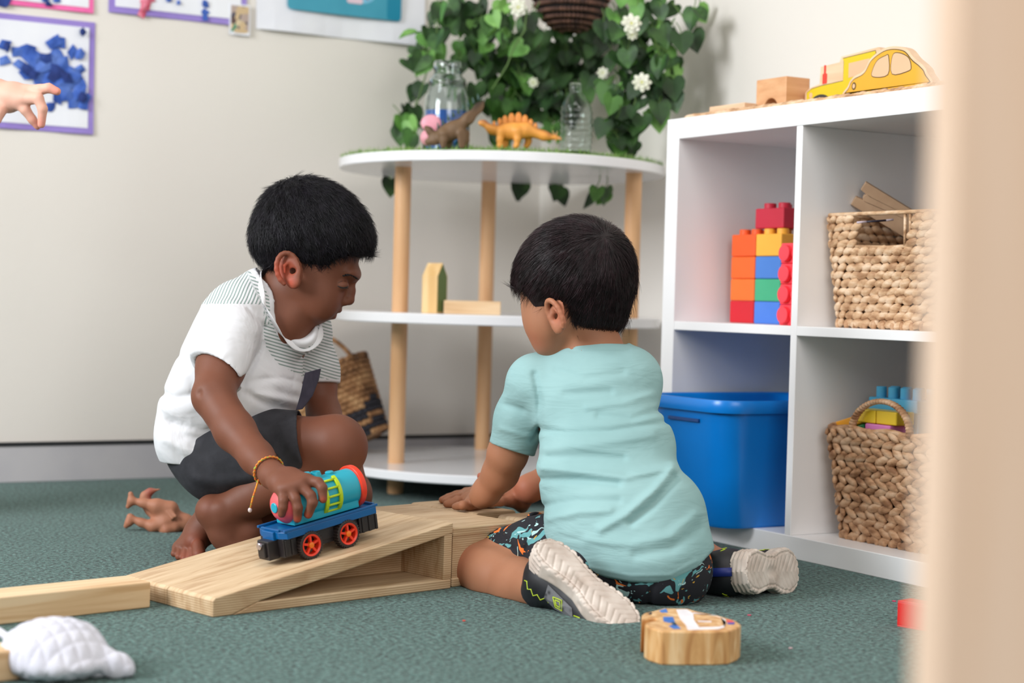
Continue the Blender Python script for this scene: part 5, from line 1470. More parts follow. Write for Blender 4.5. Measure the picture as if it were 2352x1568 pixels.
# ---- T-shirt
SHIRT_W = base_mat('white_jersey', srgb(222, 222, 226), .8, .2)
def stripe_shirt():
    m = SHIRT_W; t = NT(m); b_ = t.n['Principled BSDF']
    a = t.new('ShaderNodeAttribute'); a.attribute_name = 'stripe'
    y = t.new('ShaderNodeAttribute'); y.attribute_name = 'yoke'
    si = t.new('ShaderNodeMath', operation='SINE'); t.link(a.outputs['Fac'], si.inputs[0])
    gt = t.new('ShaderNodeMath', operation='GREATER_THAN'); gt.inputs[1].default_value = .25; t.link(si.outputs[0], gt.inputs[0])
    yy = t.new('ShaderNodeMath', operation='GREATER_THAN'); yy.inputs[1].default_value = .5; t.link(y.outputs['Fac'], yy.inputs[0])
    mu = t.new('ShaderNodeMath', operation='MULTIPLY'); t.link(gt.outputs[0], mu.inputs[0]); t.link(yy.outputs[0], mu.inputs[1])
    mx = t.new('ShaderNodeMixRGB'); mx.inputs[1].default_value = srgb(222, 222, 226); mx.inputs[2].default_value = srgb(140, 156, 152)
    t.link(mu.outputs[0], mx.inputs[0]); t.link(mx.outputs[0], b_.inputs['Base Color'])
    tc = t.new('ShaderNodeTexCoord'); n = t.new('ShaderNodeTexNoise'); n.inputs['Scale'].default_value = 14; n.inputs['Detail'].default_value = 3; n.inputs['Distortion'].default_value = .8
    t.link(tc.outputs['Object'], n.inputs['Vector'])
    bp = t.new('ShaderNodeBump'); bp.inputs['Strength'].default_value = .7; bp.inputs['Distance'].default_value = .012
    t.link(n.outputs['Fac'], bp.inputs['Height']); t.link(bp.outputs[0], b_.inputs['Normal'])
stripe_shirt()
s = Blob()
s.u(ellip(pt(572, 790, 2.80), (.098, .075, .098), (SH, FN, TU)), .03)
s.u(ellip(pt(516, 905, 2.81), (.098, .074, .105), (SH, FN, TU)), .035)
s.u(ellip(pt(484, 995, 2.82), (.098, .070, .085), (SH, FN, TU)), .035)
s.u(ellip(pt(484, 1050, 2.82), (.097, .066, .060), (SH, FN, TU)), .03)
s.u(ellip(pt(592, 902, 2.78), (.085, .055, .070), (SH, FR, unit(_U2))), .03)
s.chain(chainpts([(560, 715, 2.76), (640, 690, 2.80), (705, 752, 2.87)]), [.040, .042, .040], .03)
s.chain(chainpts([(600, 665, 2.79), (640, 690, 2.80), (690, 770, 2.78)]), [.034, .040, .030], .02)
s.chain(chainpts([(530, 765, 2.71), (508, 820, 2.68), (497, 868, 2.655)]), [.048, .0435, .0435], .018)           # near sleeve
s.chain(chainpts([(704, 790, 2.89), (722, 850, 2.90), (731, 910, 2.905)]), [.042, .0385, .037], .018)             # far sleeve
s.i(plane(pt(495, 852, 2.66), pt(495, 900, 2.64)-pt(516, 800, 2.69)+_R2*-.012), .002) if False else None
# cut the sleeves off and hollow them
sd = unit(pt(495, 880, 2.648)-pt(518, 800, 2.69)); sd = unit(sd-_R2*.05)
s_cut = capsule(pt(492, 905, 2.64), pt(480, 980, 2.60), .075)
def sleeve_cut(P):
    # beyond the opening plane and near the arm axis
    pl = (P-pt(496, 853, 2.66).astype(F4))@unit(sd-_R2*.33).astype(F4)
    near = capsule(pt(500, 850, 2.66), pt(470, 1000, 2.58), .058)(P)
    return np.maximum(-pl, near)
s.c(sleeve_cut, .002)
s.c(capsule(pt(505, 838, 2.67), pt(490, 900, 2.63), .0365), .002)
def sleeve_cut2(P):
    pl = (P-pt(735, 880, 2.89).astype(F4))@unit(-_U2*.95+_R2*.05-_F*.1).astype(F4)
    near = capsule(pt(731, 880, 2.905), pt(750, 990, 2.89), .046)(P)
    return np.maximum(-pl, near)
s.c(sleeve_cut2, .002)
# hem and neckline
s.i(region([330, 403, 510, 560, 600, 690, 760], [1110, 1087, 1032, 985, 962, 950, 948], True), .004)
def neck_hole(P):
    u, v, w = uv(P)
    # collar opening: tube round the neck, opening forwards
    return capsule(pt(642, 652, 2.79), pt(664, 714, 2.783), .043, .048)(P)
s.c(neck_hole, .003)
s.c(capsule(pt(667, 700, 2.775), pt(703, 750, 2.735), .036, .030), .006)
s.d(creases([([(560, 900), (620, 930), (680, 945)], -.004, .006), ([(400, 970), (470, 990), (500, 985)], -.005, .008), ([(380, 1010), (440, 1040), (480, 1030)], .004, .008),
             ([(470, 700), (520, 690), (590, 700)], .002, .006), ([(560, 880), (610, 870)], -.003, .006), ([(640, 880), (690, 900)], .003, .008), ([(405, 1075), (500, 1028)], .0012, .002),
             ([(462, 832), (545, 865)], .0010, .003), ([(607, 745), (600, 800), (560, 880)], -.003, .005), ([(375, 930), (430, 940), (455, 930)], .003, .01), ([(606, 750), (604, 790), (575, 850), (552, 872)], -.0022, .0028), ([(475, 702), (520, 696), (565, 702), (606, 750)], -.0022, .0028),
             ([(370, 900), (400, 915), (450, 905)], -.004, .006), ([(385, 965), (420, 1000), (500, 1015)], -.004, .007), ([(590, 905), (640, 915), (690, 925)], .004, .006), ([(600, 870), (650, 868), (700, 880)], -.0015, .003), ([(420, 820), (440, 860), (445, 900)], -.004, .008)]))
def stripe_val(V):
    P = V.astype(F4); u, v, w = uv(P)
    body = (-(P-pt(600, 800, 2.8).astype(F4))@unit(TU*.75+_U2*.25).astype(F4))/.0050*6.283
    back = ((P-pt(600, 800, 2.8).astype(F4))@unit(_R2*.97-_U2*.25).astype(F4))/.0050*6.283
    seam = np.interp(v, [600, 640, 700, 760], [545, 560, 590, 612])
    return np.where((u < seam+14) & (v < 745), back, body)
def yoke_val(V):
    P = V.astype(F4); u, v, w = uv(P)
    # yoke: over the shoulders and upper chest, not the sleeves
    line = np.interp(u, [440, 480, 520, 560, 600, 612, 640, 700, 750], [700, 706, 697, 700, 740, 800, 836, 866, 870])
    top = v < line
    sl = capsule(pt(528, 775, 2.70), pt(505, 840, 2.67), .052)(P) < 0
    neck = np.minimum(capsule(pt(642, 652, 2.79), pt(664, 714, 2.783), .052, .058)(P), capsule(pt(667, 700, 2.775), pt(703, 750, 2.735), .046, .041)(P)) < 0
    return (top & ~neck & ~((v > 698) & (u < 606))).astype(float)
lo2 = lo.copy(); hi2 = hi.copy(); lo2[2] = .15
blob_object('t_shirt', s, lo2, hi2, .0024, SHIRT_W, boy, attrs={'stripe': stripe_val, 'yoke': yoke_val})
# collar band
cb_ = Blob()
ring = chainpts([(598, 622, 2.79)])+[hit(s, u_, v_, 2.62, 2.82, .0)-_F*.0035 for u_, v_ in ((592, 646), (602, 680), (618, 722), (640, 762), (672, 796), (708, 806))]+chainpts([(742, 772, 2.768), (736, 735, 2.81), (712, 700, 2.84), (670, 660, 2.85), (620, 630, 2.84), (592, 622, 2.80)])
def band(ring, axis, cen, hw, th):
    """flat knitted band along a closed ring of points"""
    m = MB(); vs = []; n = len(ring)
    for i, p_ in enumerate(ring):
        t_ = unit(ring[(i+1) % n]-ring[i-1]); o_ = p_-cen; o_ = o_-axis*(o_@axis); o_ = unit(o_-t_*(o_@t_)); a_ = unit(np.cross(t_, o_)); a_ = a_ if a_@axis > 0 else -a_
        a_ = unit(a_-o_*.35)
        for da, do in ((-hw, -th), (-hw, th), (hw, th), (hw, -th)): vs.append(p_+a_*da+o_*do)
    m.add(vs, [(i*4+k, i*4+(k+1) % 4, ((i+1) % n)*4+(k+1) % 4, ((i+1) % n)*4+k) for i in range(n) for k in range(4)]); return m
m = band(ring[:-1], unit(pt(640, 655, 2.79)-pt(668, 730, 2.78)), pt(655, 700, 2.785), .0075, .0018)
col_o = m.build('collar_band', base_mat('white_ribbing', srgb(236, 236, 240), .8, .2), None, smooth=True); adopt(col_o, boy)
sub_ = col_o.modifiers.new('sub', 'SUBSURF'); sub_.levels = 1; sub_.render_levels = 2
# pocket
pk = [(700, 856), (736, 846), (731, 872), (716, 910), (693, 940), (679, 942), (690, 905)]
m = MB(); dpk = 2.690
fr = [pt(u, v, dpk+(u-680)*.0009) for u, v in pk]; bk = [p+_F*.012 for p in fr]; n_ = len(pk)
m.add(fr+bk, [tuple(range(n_)), tuple(range(2*n_-1, n_-1, -1))]+[(i, (i+1) % n_, n_+(i+1) % n_, n_+i) for i in range(n_)])
adopt(m.build('pocket', varied('navy_pocket', [srgb(48, 46, 62), srgb(62, 58, 74)], noise=60, rough=.8), None, bevel=.001), boy)

# ---- shorts
g = Blob()
g.u(ellip(pt(490, 1052, 2.82), (.090, .068, .062), (SH, FN, TU)), .03)
g.chain(chainpts([(505, 1062, 2.78), (620, 1034, 2.745), (720, 1022, 2.715)]), [.066, .060, .056], .02)
g.chain(chainpts([(520, 1065, 2.88), (640, 1100, 2.88), (720, 1118, 2.87)]), [.072, .064, .056], .02)
g.i(plane(pt(694, 1010, 2.72), unit(_R2+.12*_U2)), .003)
g.c(capsule(pt(640, 1027, 2.737), pt(780, 1018, 2.70), .0535, .050), .002)
g.d(creases([([(560, 980), (600, 1010), (640, 1060)], -.003, .006), ([(640, 975), (660, 1020), (690, 1060)], .003, .008), ([(450, 1100), (520, 1110), (600, 1090)], .003, .01)]))
blob_object('shorts', g, lo, hi, .0024, varied('charcoal_cotton', [srgb(34, 34, 40), srgb(48, 48, 54)], noise=40, rough=.85, bump=.3, bump_scale=90), boy)

# ---- hair
h = Blob()
h.u(ellip(hp(716, 530), (.0945, .083, .0775), (hf, hu, hs)), .02)
h.u(ellip(hp(778, 548), (.052, .045, .058), (hf, hu, hs)), .03)
h.u(ellip(hp(644, 560), (.044, .040, .056), (hf, hu, hs)), .03)
h.i(region([560, 575, 590, 615, 632, 645, 660, 690, 698, 708, 722, 745, 775, 800, 840, 880], [596, 602, 612, 616, 606, 592, 586, 596, 618, 628, 624, 612, 592, 586, 583, 588], True), .003)
h.c(ellip(hp(668, 623, .080), (.023, .031, .025), (_R2, _U2, _F)), .003)
h.c(ellip(hp(668, 623, -.080), (.023, .031, .025), (_R2, _U2, _F)), .003)
h.d(ripples(_R2, 420, .0012, _U2))
lo3, hi3 = bounds([hp(u_, v_, w_) for u_ in (560, 880) for v_ in (390, 640) for w_ in (-.1, .1)], .005)
H1 = hair_mat('black_hair', (13, 12, 16), (28, 24, 33))
cap = blob_object('hair', h, lo3, hi3, .0024, hair_mat('black_hair_roots', (16, 15, 19), (26, 24, 30), .75), boy)
hair_strands('hair_strands', cap, hp(668, 440, .0), H1, boy, 14000, .020, .0045, .00042, 3, (0, 0, -.35), .22)
# ---- eye, brow
LASH = base_mat('lash_black', srgb(18, 14, 14), .5)
HB0, HB1 = HD-.09, HD+.02
m = MB(); lp = [(775, 656), (781, 659), (788, 661), (795, 660), (800, 657)]
m.tube([hit(b, u, v, HB0, HB1, .0002) for u, v in lp], [.0005, .0010, .0012, .0011, .0006], 6)
for k in range(9):
    u0 = 781+k*2.2; p0 = hit(b, u0, 660, HB0, HB1, .0002); m.tube([p0, p0+_R2*.0022-_U2*.0030-_F*.0022], [.0004, .0001], 4)
m.tube([hit(b, u, v, HB0, HB1, .0) for u, v in ((776, 650), (784, 646), (793, 646), (801, 650))], [.0003, .0005, .0005, .0003], 6)
adopt(m.build('eyelashes', LASH, None, smooth=True), boy)
m = MB()
for k in range(60):
    t_ = random.random(); u0 = 786+t_*34; v0 = 631+6*(t_-.35)**2*4+random.uniform(-2.2, 2.2)*(1-.5*t_)
    p0 = hit(b, u0, v0, HB0, HB1, .0003); m.tube([p0, p0+_R2*.0034-_U2*.0006+_F*.001*t_], [.0005, .0002], 4)
adopt(m.build('eyebrow', LASH, None, smooth=True), boy)
# ---- thread bracelet
def thread_mat():
    m = base_mat('thread', srgb(226, 166, 40), .7); t = NT(m); b_ = t.n['Principled BSDF']
    tc = t.new('ShaderNodeTexCoord'); n = t.new('ShaderNodeTexNoise'); n.inputs['Scale'].default_value = 260; t.link(tc.outputs['Object'], n.inputs['Vector'])
    r = t.new('ShaderNodeValToRGB'); e = r.color_ramp.elements; e[0].position = .42; e[0].color = srgb(222, 150, 30); e[1].position = .62; e[1].color = srgb(150, 190, 70)
    k = e.new(.54); k.color = srgb(206, 70, 44); t.link(n.outputs['Fac'], r.inputs[0]); t.link(r.outputs[0], b_.inputs['Base Color']); return m
ax = unit(pt(627, 1092, 2.49)-pt(590, 1050, 2.54)); c0 = pt(617, 1081, 2.502); a1 = unit(np.cross(ax, _F)); a2 = np.cross(ax, a1)
m = MB(); P = []
for k in range(72):
    a = 6.283*k/72; P.append(c0+(a1*math.cos(a)+a2*math.sin(a))*(.0218+.0006*math.sin(k*2.1))+ax*.0006*math.cos(k*2.1))
m.tube(P, .0016, 6, closed=True)
end = pt(594, 1101, 2.487); m.tube([end, pt(588, 1120, 2.484), pt(580, 1145, 2.484), pt(575, 1168, 2.484)], .0014, 6)
br = adopt(m.build('thread_bracelet', thread_mat(), None, smooth=True), boy)
m = MB(); m.ell(pt(574, 1171, 2.484), (_R2*.0030, _U2*.0036, _F*.003), 10, 8); adopt(m.build('bracelet_bead', plastic('pearl_bead', (206, 196, 196), .25), None, smooth=True), boy)

# ============================================================ kneeling boy (right, seen from behind)
boy2 = empty('person', tuple(pt(1420, 1330, 2.55)*[1, 1, 0]), 0, 'boy kneeling with his back to us in mint T-shirt, floral shorts and sneakers', 'person')
SK2 = skin_mat('skin_light_brown', (158, 104, 76), (176, 124, 94), (214, 112, 88))
H2 = 2.64
f2 = unit(-.80*_R2+.55*_F-.28*_U2); u2 = unit(_U2-.20*_R2); u2 = unit(u2-f2*(u2@f2)); s2 = np.cross(f2, u2)
if s2@_F > 0: s2 = -s2
def h2(u, v, n=0): return pt(u, v, H2-n)
b = Blob()
b.u(ellip(h2(1322, 632), (.086, .078, .076), (f2, u2, s2)), .02)
b.u(ellip(h2(1274, 712, .0), (.050, .060, .052), (unit(_R2), unit(_U2), _F)), .02)
b.u(ellip(h2(1258, 745, .012), (.029, .036, .030), (_R2, _U2, _F)), .015)
b.u(ellip(h2(1262, 790, .0), (.022, .020, .024), (_R2, _U2, _F)), .015)
b.u(ellip(h2(1232, 706, -.035), (.012, .016, .028), (_R2, _U2, _F)), .012)
b.u(ellip(h2(1240, 742, -.058), (.010, .013, .012), (_R2, _U2, _F)), .01)
b.chain([h2(1340, 720), h2(1358, 780), pt(1362, 850, 2.645)], [.038, .0365, .036], .02)
ear(b, h2(1281, 724, .066), unit(_U2*.93-_R2*.36), unit(-_R2*.55+_F*.80), unit(-_R2*.62-_F*.62), .0235, .0155)
# torso
b.u(ellip(pt(1362, 920, 2.63), (.080, .080, .056), (_R2, unit(_U2-.2*_R2), _F)), .03)
b.u(ellip(pt(1395, 1060, 2.59), (.082, .085, .062), (_R2, unit(_U2-.2*_R2), _F)), .03)
b.u(ellip(pt(1445, 1210, 2.545), (.092, .080, .070), (_R2, _U2, _F)), .03)
# left arm, hand flat on the block
b.chain(chainpts([(1222, 885, 2.65), (1190, 970, 2.68), (1166, 1042, 2.70)]), [.034, .031, .0290], .02)
b.chain(chainpts([(1166, 1042, 2.70), (1150, 1085, 2.725), (1118, 1128, 2.75), (1105, 1140, 2.76)]), [.0290, .0265, .0205, .0185], .014)
BT = AH
def on_block(u, v, lift=.006):
    return onz(u, v, BT+lift)
pw = onz(1103, 1146, BT+.013)
K_ = [onz(1072, 1133, BT+.010), onz(1066, 1140, BT+.010), onz(1068, 1150, BT+.010), onz(1078, 1158, BT+.010)]
hand(b, pw, K_, [
    ([K_[0], onz(1050, 1137, BT+.012), onz(1030, 1143, BT+.0075), onz(1016, 1148, BT+.006)], [.0085, .0080, .0070, .0062]),
    ([K_[1], onz(1050, 1143, BT+.012), onz(1034, 1148, BT+.0075), onz(1024, 1151, BT+.006)], [.0085, .0078, .0068, .0060]),
    ([K_[2], onz(1050, 1150, BT+.011), onz(1036, 1155, BT+.0075), onz(1026, 1157, BT+.006)], [.0085, .0078, .0068, .0060]),
    ([K_[3], onz(1062, 1160, BT+.010), onz(1052, 1162, BT+.0075), onz(1045, 1163, BT+.006)], [.0080, .0072, .0062, .0055])], .0125)
b.chain([pw, onz(1102, 1128, BT+.012), onz(1088, 1122, BT+.008)], [.012, .009, .0065], .008)
# right arm in front of the body, hand on the far block, palm side visible
b.chain(chainpts([(1465, 890, 2.66), (1440, 980, 2.75), (1370, 1060, 2.85)]), [.034, .031, .028], .02)
b.chain(chainpts([(1370, 1060, 2.85), (1290, 1085, 2.87), (1215, 1122, 2.855)]), [.029, .0275, .0215], .014)
pw2 = onz(1192, 1138, BT+.014)
b.chain([pt(1215, 1122, 2.855), pw2], [.0215, .0165], .012)
K2 = [onz(1176, 1128, BT+.012), onz(1170, 1134, BT+.012), onz(1166, 1141, BT+.011), onz(1168, 1149, BT+.010)]
hand(b, pw2, K2, [([k_, k_+np.array(onz(1140, 1138+i*4, BT+.008)-onz(1170, 1134+i*4, BT+.008))*.6, k_+np.array(onz(1128, 1140+i*4, BT+.007)-onz(1170, 1134+i*4, BT+.008))] , [.0085, .0078, .0066]) for i, k_ in enumerate(K2)], .0125)
b.chain([pw2, pt(1150, 1112, 2.86), pt(1118, 1100, 2.86), pt(1104, 1093, 2.86)], [.012, .010, .0078, .0062], .008)
b.chain([pw2, onz(1200, 1152, BT+.006), onz(1200, 1166, BT-.006)], [.013, .010, .0085], .012)
# legs
b.chain(chainpts([(1380, 1285, 2.54), (1230, 1289, 2.60), (1095, 1290, 2.655)]), [.060, .052, .0405], .02)
b.u(ellip(pt(1085, 1293, 2.64), (.030, .036, .036), (_R2, _U2, _F)), .016)
b.chain(chainpts([(1085, 1300, 2.615), (1140, 1328, 2.57), (1195, 1345, 2.52), (1240, 1352, 2.455)]), [.037, .0405, .036, .028], .014)
b.chain(chainpts([(1500, 1280, 2.56), (1440, 1250, 2.72), (1400, 1225, 2.86)]), [.066, .058, .046], .02)
b.chain(chainpts([(1400, 1235, 2.85), (1520, 1270, 2.72), (1600, 1290, 2.63), (1650, 1300, 2.60)]), [.038, .038, .033, .027], .014)
b.c(plane((0, 0, -.0005), (0, 0, 1)), .002)
lo = np.array([1e9]*3); hi = -lo
for u in (1000, 1680):
    for v in (480, 1440):
        for d in (2.30, 3.05): p = pt(u, v, d); lo = np.minimum(lo, p); hi = np.maximum(hi, p)
lo[2] = -.006
rosy2 = spots([(h2(1290, 722, .07), .020, .4), (onz(1150, 1140, BT+.01), .03, .35), (pt(1200, 1125, 2.84), .03, .35), (pt(1108, 1096, 2.85), .015, .8), (onz(1020, 1152, BT), .012, .5), (h2(1235, 780, .02), .02, .25), (pt(1063, 1300, 2.60), .03, .25)])
body2 = blob_object('body', b, lo, hi, .0022, SK2, boy2, attrs={'rosy': rosy2})
# ---- mint T-shirt
def mint():
    m = varied('mint_jersey', [srgb(142, 178, 179), srgb(152, 188, 189)], noise=9, rough=.85, spec=.2)
    t = NT(m); b_ = t.n['Principled BSDF']; tc = t.new('ShaderNodeTexCoord'); mp = t.new('ShaderNodeMapping')
    mp.inputs['Scale'].default_value = (9, 9, 34); mp.inputs['Rotation'].default_value = (R_(10), R_(-8), 0)
    t.link(tc.outputs['Object'], mp.inputs[0]); n = t.new('ShaderNodeTexNoise'); n.inputs['Scale'].default_value = 1.0; n.inputs['Detail'].default_value = 3.5; n.inputs['Distortion'].default_value = .5
    t.link(mp.outputs[0], n.inputs['Vector']); bp = t.new('ShaderNodeBump'); bp.inputs['Strength'].default_value = .55; bp.inputs['Distance'].default_value = .009
    t.link(n.outputs['Fac'], bp.inputs['Height']); t.link(bp.outputs[0], b_.inputs['Normal']); return m
MINT = mint()
s = Blob()
s.chain(chainpts([(1232, 872, 2.65), (1345, 848, 2.66), (1452, 868, 2.64)]), [.040, .046, .040], .03)
s.u(ellip(pt(1368, 925, 2.63), (.094, .085, .068), (_R2, unit(_U2-.18*_R2), _F)), .03)
s.u(ellip(pt(1391, 1065, 2.59), (.104, .09, .076), (_R2, unit(_U2-.2*_R2), _F)), .03)
s.u(ellip(pt(1436, 1205, 2.545), (.118, .095, .086), (_R2, unit(_U2-.1*_R2), _F)), .03)
s.u(ellip(pt(1482, 1275, 2.53), (.100, .064, .094), (_R2, _U2, _F)), .03)
s.chain(chainpts([(1352, 840, 2.648), (1362, 800, 2.642)]), [.055, .0435], .02)
s.chain(chainpts([(1222, 885, 2.65), (1195, 960, 2.675), (1168, 1060, 2.70)]), [.038, .0365, .0365], .018)
def cut_sl(P):
    pl = (P-pt(1174, 1026, 2.70).astype(F4))@unit(-_U2*.92-_R2*.10+_F*.0 + _R2*(-.02)).astype(F4)
    pl = (P-pt(1174, 1028, 2.70).astype(F4))@unit(-_U2*.93+_R2*-.37).astype(F4) if False else (P-pt(1172, 1030, 2.70).astype(F4))@unit(-_U2*.94-_R2*.30).astype(F4)
    u, v, w = uv(P)
    side = (u-np.interp(v, [1000, 1050, 1150], [1214, 1229, 1243]))/1500.0
    return np.maximum(-pl, side)
s.c(cut_sl, .002)
s.c(capsule(pt(1176, 1012, 2.695), pt(1160, 1070, 2.705), .0315), .002)
s.i(region([1200, 1262, 1330, 1390, 1450, 1500, 1540, 1600, 1640], [1250, 1280, 1306, 1326, 1337, 1339, 1335, 1304, 1262], True), .004)
s.c(plane(pt(1350, 786, 2.64), unit(-_U2-.05*_R2)), .0) if False else None
s.i(region([1150, 1235, 1270, 1310, 1345, 1420, 1440, 1500], [700, 700, 770, 787, 784, 789, 790, 700], False), .003)
CR = [([(1240, 985), (1300, 995), (1400, 990), (1530, 968)], -.0028, .005), ([(1250, 1030), (1380, 1018), (1500, 1000)], .0020, .007), ([(1240, 1100), (1330, 1102), (1420, 1112)], -.0030, .005),
      ([(1245, 1075), (1330, 1082), (1440, 1095), (1545, 1072)], .0040, .006), ([(1545, 1078), (1500, 1130), (1440, 1180), (1380, 1215)], .0042, .007), ([(1552, 1100), (1500, 1160), (1450, 1200)], -.0040, .006),
      ([(1260, 1190), (1330, 1175), (1400, 1172)], .0030, .006), ([(1255, 1160), (1330, 1150), (1420, 1150)], -.0026, .006), ([(1600, 1180), (1540, 1230), (1450, 1250), (1350, 1240)], .0026, .008),
      ([(1605, 1215), (1540, 1262), (1460, 1275)], -.0024, .007), ([(1280, 850), (1340, 870), (1430, 855)], -.0016, .006), ([(1350, 935), (1430, 925), (1500, 905)], .0022, .006), ([(1300, 905), (1400, 900)], -.0018, .006),
      ([(1228, 860), (1240, 920), (1238, 985), (1222, 1010)], -.0034, .005), ([(1150, 985), (1200, 1000), (1220, 1000)], .0012, .004), ([(1165, 930), (1200, 940)], -.002, .006), ([(1340, 1300), (1450, 1322), (1540, 1320), (1600, 1288)], .0010, .0025),
      ([(1310, 803), (1345, 806), (1420, 808), (1445, 804)], -.0012, .0025), ([(1375, 955), (1450, 962), (1520, 940)], -.0022, .005), ([(1260, 1050), (1340, 1048), (1430, 1052)], -.0022, .006)]
s.d(creases([(p, -a, w) for p, a, w in CR], 1560.0)) if False else s.d(creases([(p_, a_*1.35, w_) for p_, a_, w_ in CR], 1560.0))
blob_object('t_shirt', s, lo, hi, .0022, MINT, boy2)
# ---- floral shorts
def floral():
    m = base_mat('floral_print', srgb(24, 24, 30), .85); t = NT(m); b_ = t.n['Principled BSDF']
    tc = t.new('ShaderNodeTexCoord'); mp = t.new('ShaderNodeMapping'); mp.inputs['Scale'].default_value = (1, 1, 1.3)
    nz = t.new('ShaderNodeTexNoise'); nz.inputs['Scale'].default_value = 22; nz.inputs['Detail'].default_value = 2
    t.link(tc.outputs['Object'], nz.inputs['Vector'])
    ad = t.new('ShaderNodeMixRGB', blend_type='ADD'); ad.inputs[0].default_value = .05; t.link(tc.outputs['Object'], ad.inputs[1]); t.link(nz.outputs['Color'], ad.inputs[2])
    t.link(ad.outputs[0], mp.inputs[0])
    def patch(scale, thr, off):
        m2 = t.new('ShaderNodeMapping'); m2.inputs['Location'].default_value = off; t.link(mp.outputs[0], m2.inputs[0])
        n = t.new('ShaderNodeTexNoise'); n.inputs['Scale'].default_value = scale; n.inputs['Detail'].default_value = 2.5; n.inputs['Distortion'].default_value = 1.6
        t.link(m2.outputs[0], n.inputs['Vector']); g_ = t.new('ShaderNodeMath', operation='GREATER_THAN'); g_.inputs[1].default_value = thr; t.link(n.outputs['Fac'], g_.inputs[0]); return g_.outputs[0]
    col = None; last = None
    for (c, sc, th, off) in (((96, 156, 160), 20, .60, (1, 2, 3)), ((232, 118, 44), 17, .635, (5, 1, 7)), ((176, 210, 210), 34, .66, (2, 8, 4)), ((206, 160, 60), 50, .72, (9, 3, 1))):
        mx = t.new('ShaderNodeMixRGB'); t.link(patch(sc, th, off), mx.inputs[0])
        if last is None: mx.inputs[1].default_value = srgb(24, 24, 32)
        else: t.link(last, mx.inputs[1])
        mx.inputs[2].default_value = srgb(*c); last = mx.outputs[0]
    t.link(last, b_.inputs['Base Color']); return m
FLO = floral()
g = Blob()
g.u(ellip(pt(1468, 1288, 2.535), (.092, .062, .076), (_R2, _U2, _F)), .03)
g.u(ellip(pt(1532, 1326, 2.51), (.048, .040, .048), (_R2, _U2, _F)), .07)
g.chain(chainpts([(1380, 1278, 2.54), (1250, 1283, 2.595), (1130, 1290, 2.655)]), [.074, .061, .0485], .02)
g.chain(chainpts([(1500, 1280, 2.56), (1440, 1250, 2.72), (1410, 1235, 2.82)]), [.070, .062, .052], .02)
g.i(plane(pt(1092, 1250, 2.66), unit(-_R2+.15*_F)), .003)
g.c(capsule(pt(1135, 1290, 2.65), pt(1040, 1290, 2.69), .0435, .0435), .002)
g.c(region([1080, 1092, 1150, 1205, 1260, 1300], [1276, 1278, 1266, 1305, 1345, 1380], False), .003) if False else None
def leg_open(P):      # underside of the thigh is bare where the calf folds against it
    u, v, w = uv(P); L = np.interp(u, [1060, 1092, 1150, 1205, 1235, 1300], [1276, 1277, 1264, 1300, 1330, 1345])
    return np.maximum((L-v)/1550.0, (w-2.60-.02)*-0+ (u-1300)/1550.0).astype(F4)
g.c(leg_open, .003)
g.c(plane((0, 0, .001), (0, 0, 1)), .002)
g.d(creases([([(1150, 1225), (1175, 1260)], -.003, .004), ([(1240, 1215), (1215, 1250), (1200, 1290)], -.003, .005), ([(1500, 1345), (1490, 1390)], -.003, .005), ([(1190, 1215), (1200, 1250)], .003, .004)], 1560.0))
blob_object('shorts', g, lo, hi, .0022, FLO, boy2)
m = MB(); P = []
for k in range(24):
    a = 6.283*k/24; P.append(pt(1234+20*math.cos(a), 1199+18*math.sin(a)+4*math.cos(a), 2.66+.02*math.cos(a)))
m.tube(P, .0040, 8, closed=True); adopt(m.build('shorts_drawn_up_hem', FLO, None, smooth=True), boy2)
m = MB(); vs = [pt(1234, 1200, 2.672)]+[p+_F*.004 for p in P]; m.add(vs, [(0, 1+(k+1) % 24, 1+k) for k in range(24)]); adopt(m.build('shorts_opening_shade', plastic('opening_shade_black', (16, 16, 20), .9), None), boy2)  # near-black disc paints the shade inside the leg opening
# ---- hair
h = Blob()
h.u(ellip(h2(1322, 628), (.0945, .086, .0835), (f2, u2, s2)), .02)
h.u(ellip(h2(1375, 690), (.050, .052, .055), (_R2, _U2, _F)), .03)
h.u(ellip(h2(1248, 655, 0), (.042, .056, .050), (_R2, _U2, _F)), .02)
h.i(region([1150, 1178, 1184, 1196, 1212, 1230, 1240, 1248, 1256, 1264, 1300, 1316, 1322, 1312, 1345, 1385, 1412, 1424, 1440, 1458, 1480] if False else
           [1150, 1178, 1186, 1198, 1214, 1232, 1242, 1250, 1257, 1264, 1296, 1310, 1318, 1345, 1385, 1412, 1424, 1440, 1458, 1480],
           [640, 652, 664, 668, 686, 712, 730, 736, 712, 692, 692, 712, 752, 758, 756, 766, 766, 735, 668, 600], True), .003)
h.c(ellip(h2(1281, 726, .072), (.021, .027, .022), (_R2, _U2, _F)), .003)
lo3, hi3 = bounds([h2(u_, v_, w_) for u_ in (1150, 1480) for v_ in (470, 800) for w_ in (-.11, .11)], .005)
def side_sel(P):
    u, v, w = uv(P.astype(F4)); return ~((u < 1264) & (v > 672))
H2M = hair_mat('dark_brown_hair', (26, 17, 19), (50, 34, 38), .33)
cap2 = blob_object('hair', h, lo3, hi3, .0024, hair_mat('brown_hair_roots', (20, 15, 17), (34, 26, 28), .6), boy2)
hair_strands('hair_strands', cap2, h2(1385, 555, .06), H2M, boy2, 14000, .030, .0022, .00042, 9, (0, 0, -.25), .07, sel=side_sel)
m = MB()
m.tube([h2(1207, 733, -.02), h2(1212, 738, -.018), h2(1214, 742, -.018)], [.0008, .0012, .0006], 6)
for k in range(5): m.tube([h2(1211+k*.8, 736+k, -.02), h2(1204+k*.7, 746+k, -.02)], [.0005, .0001], 4)
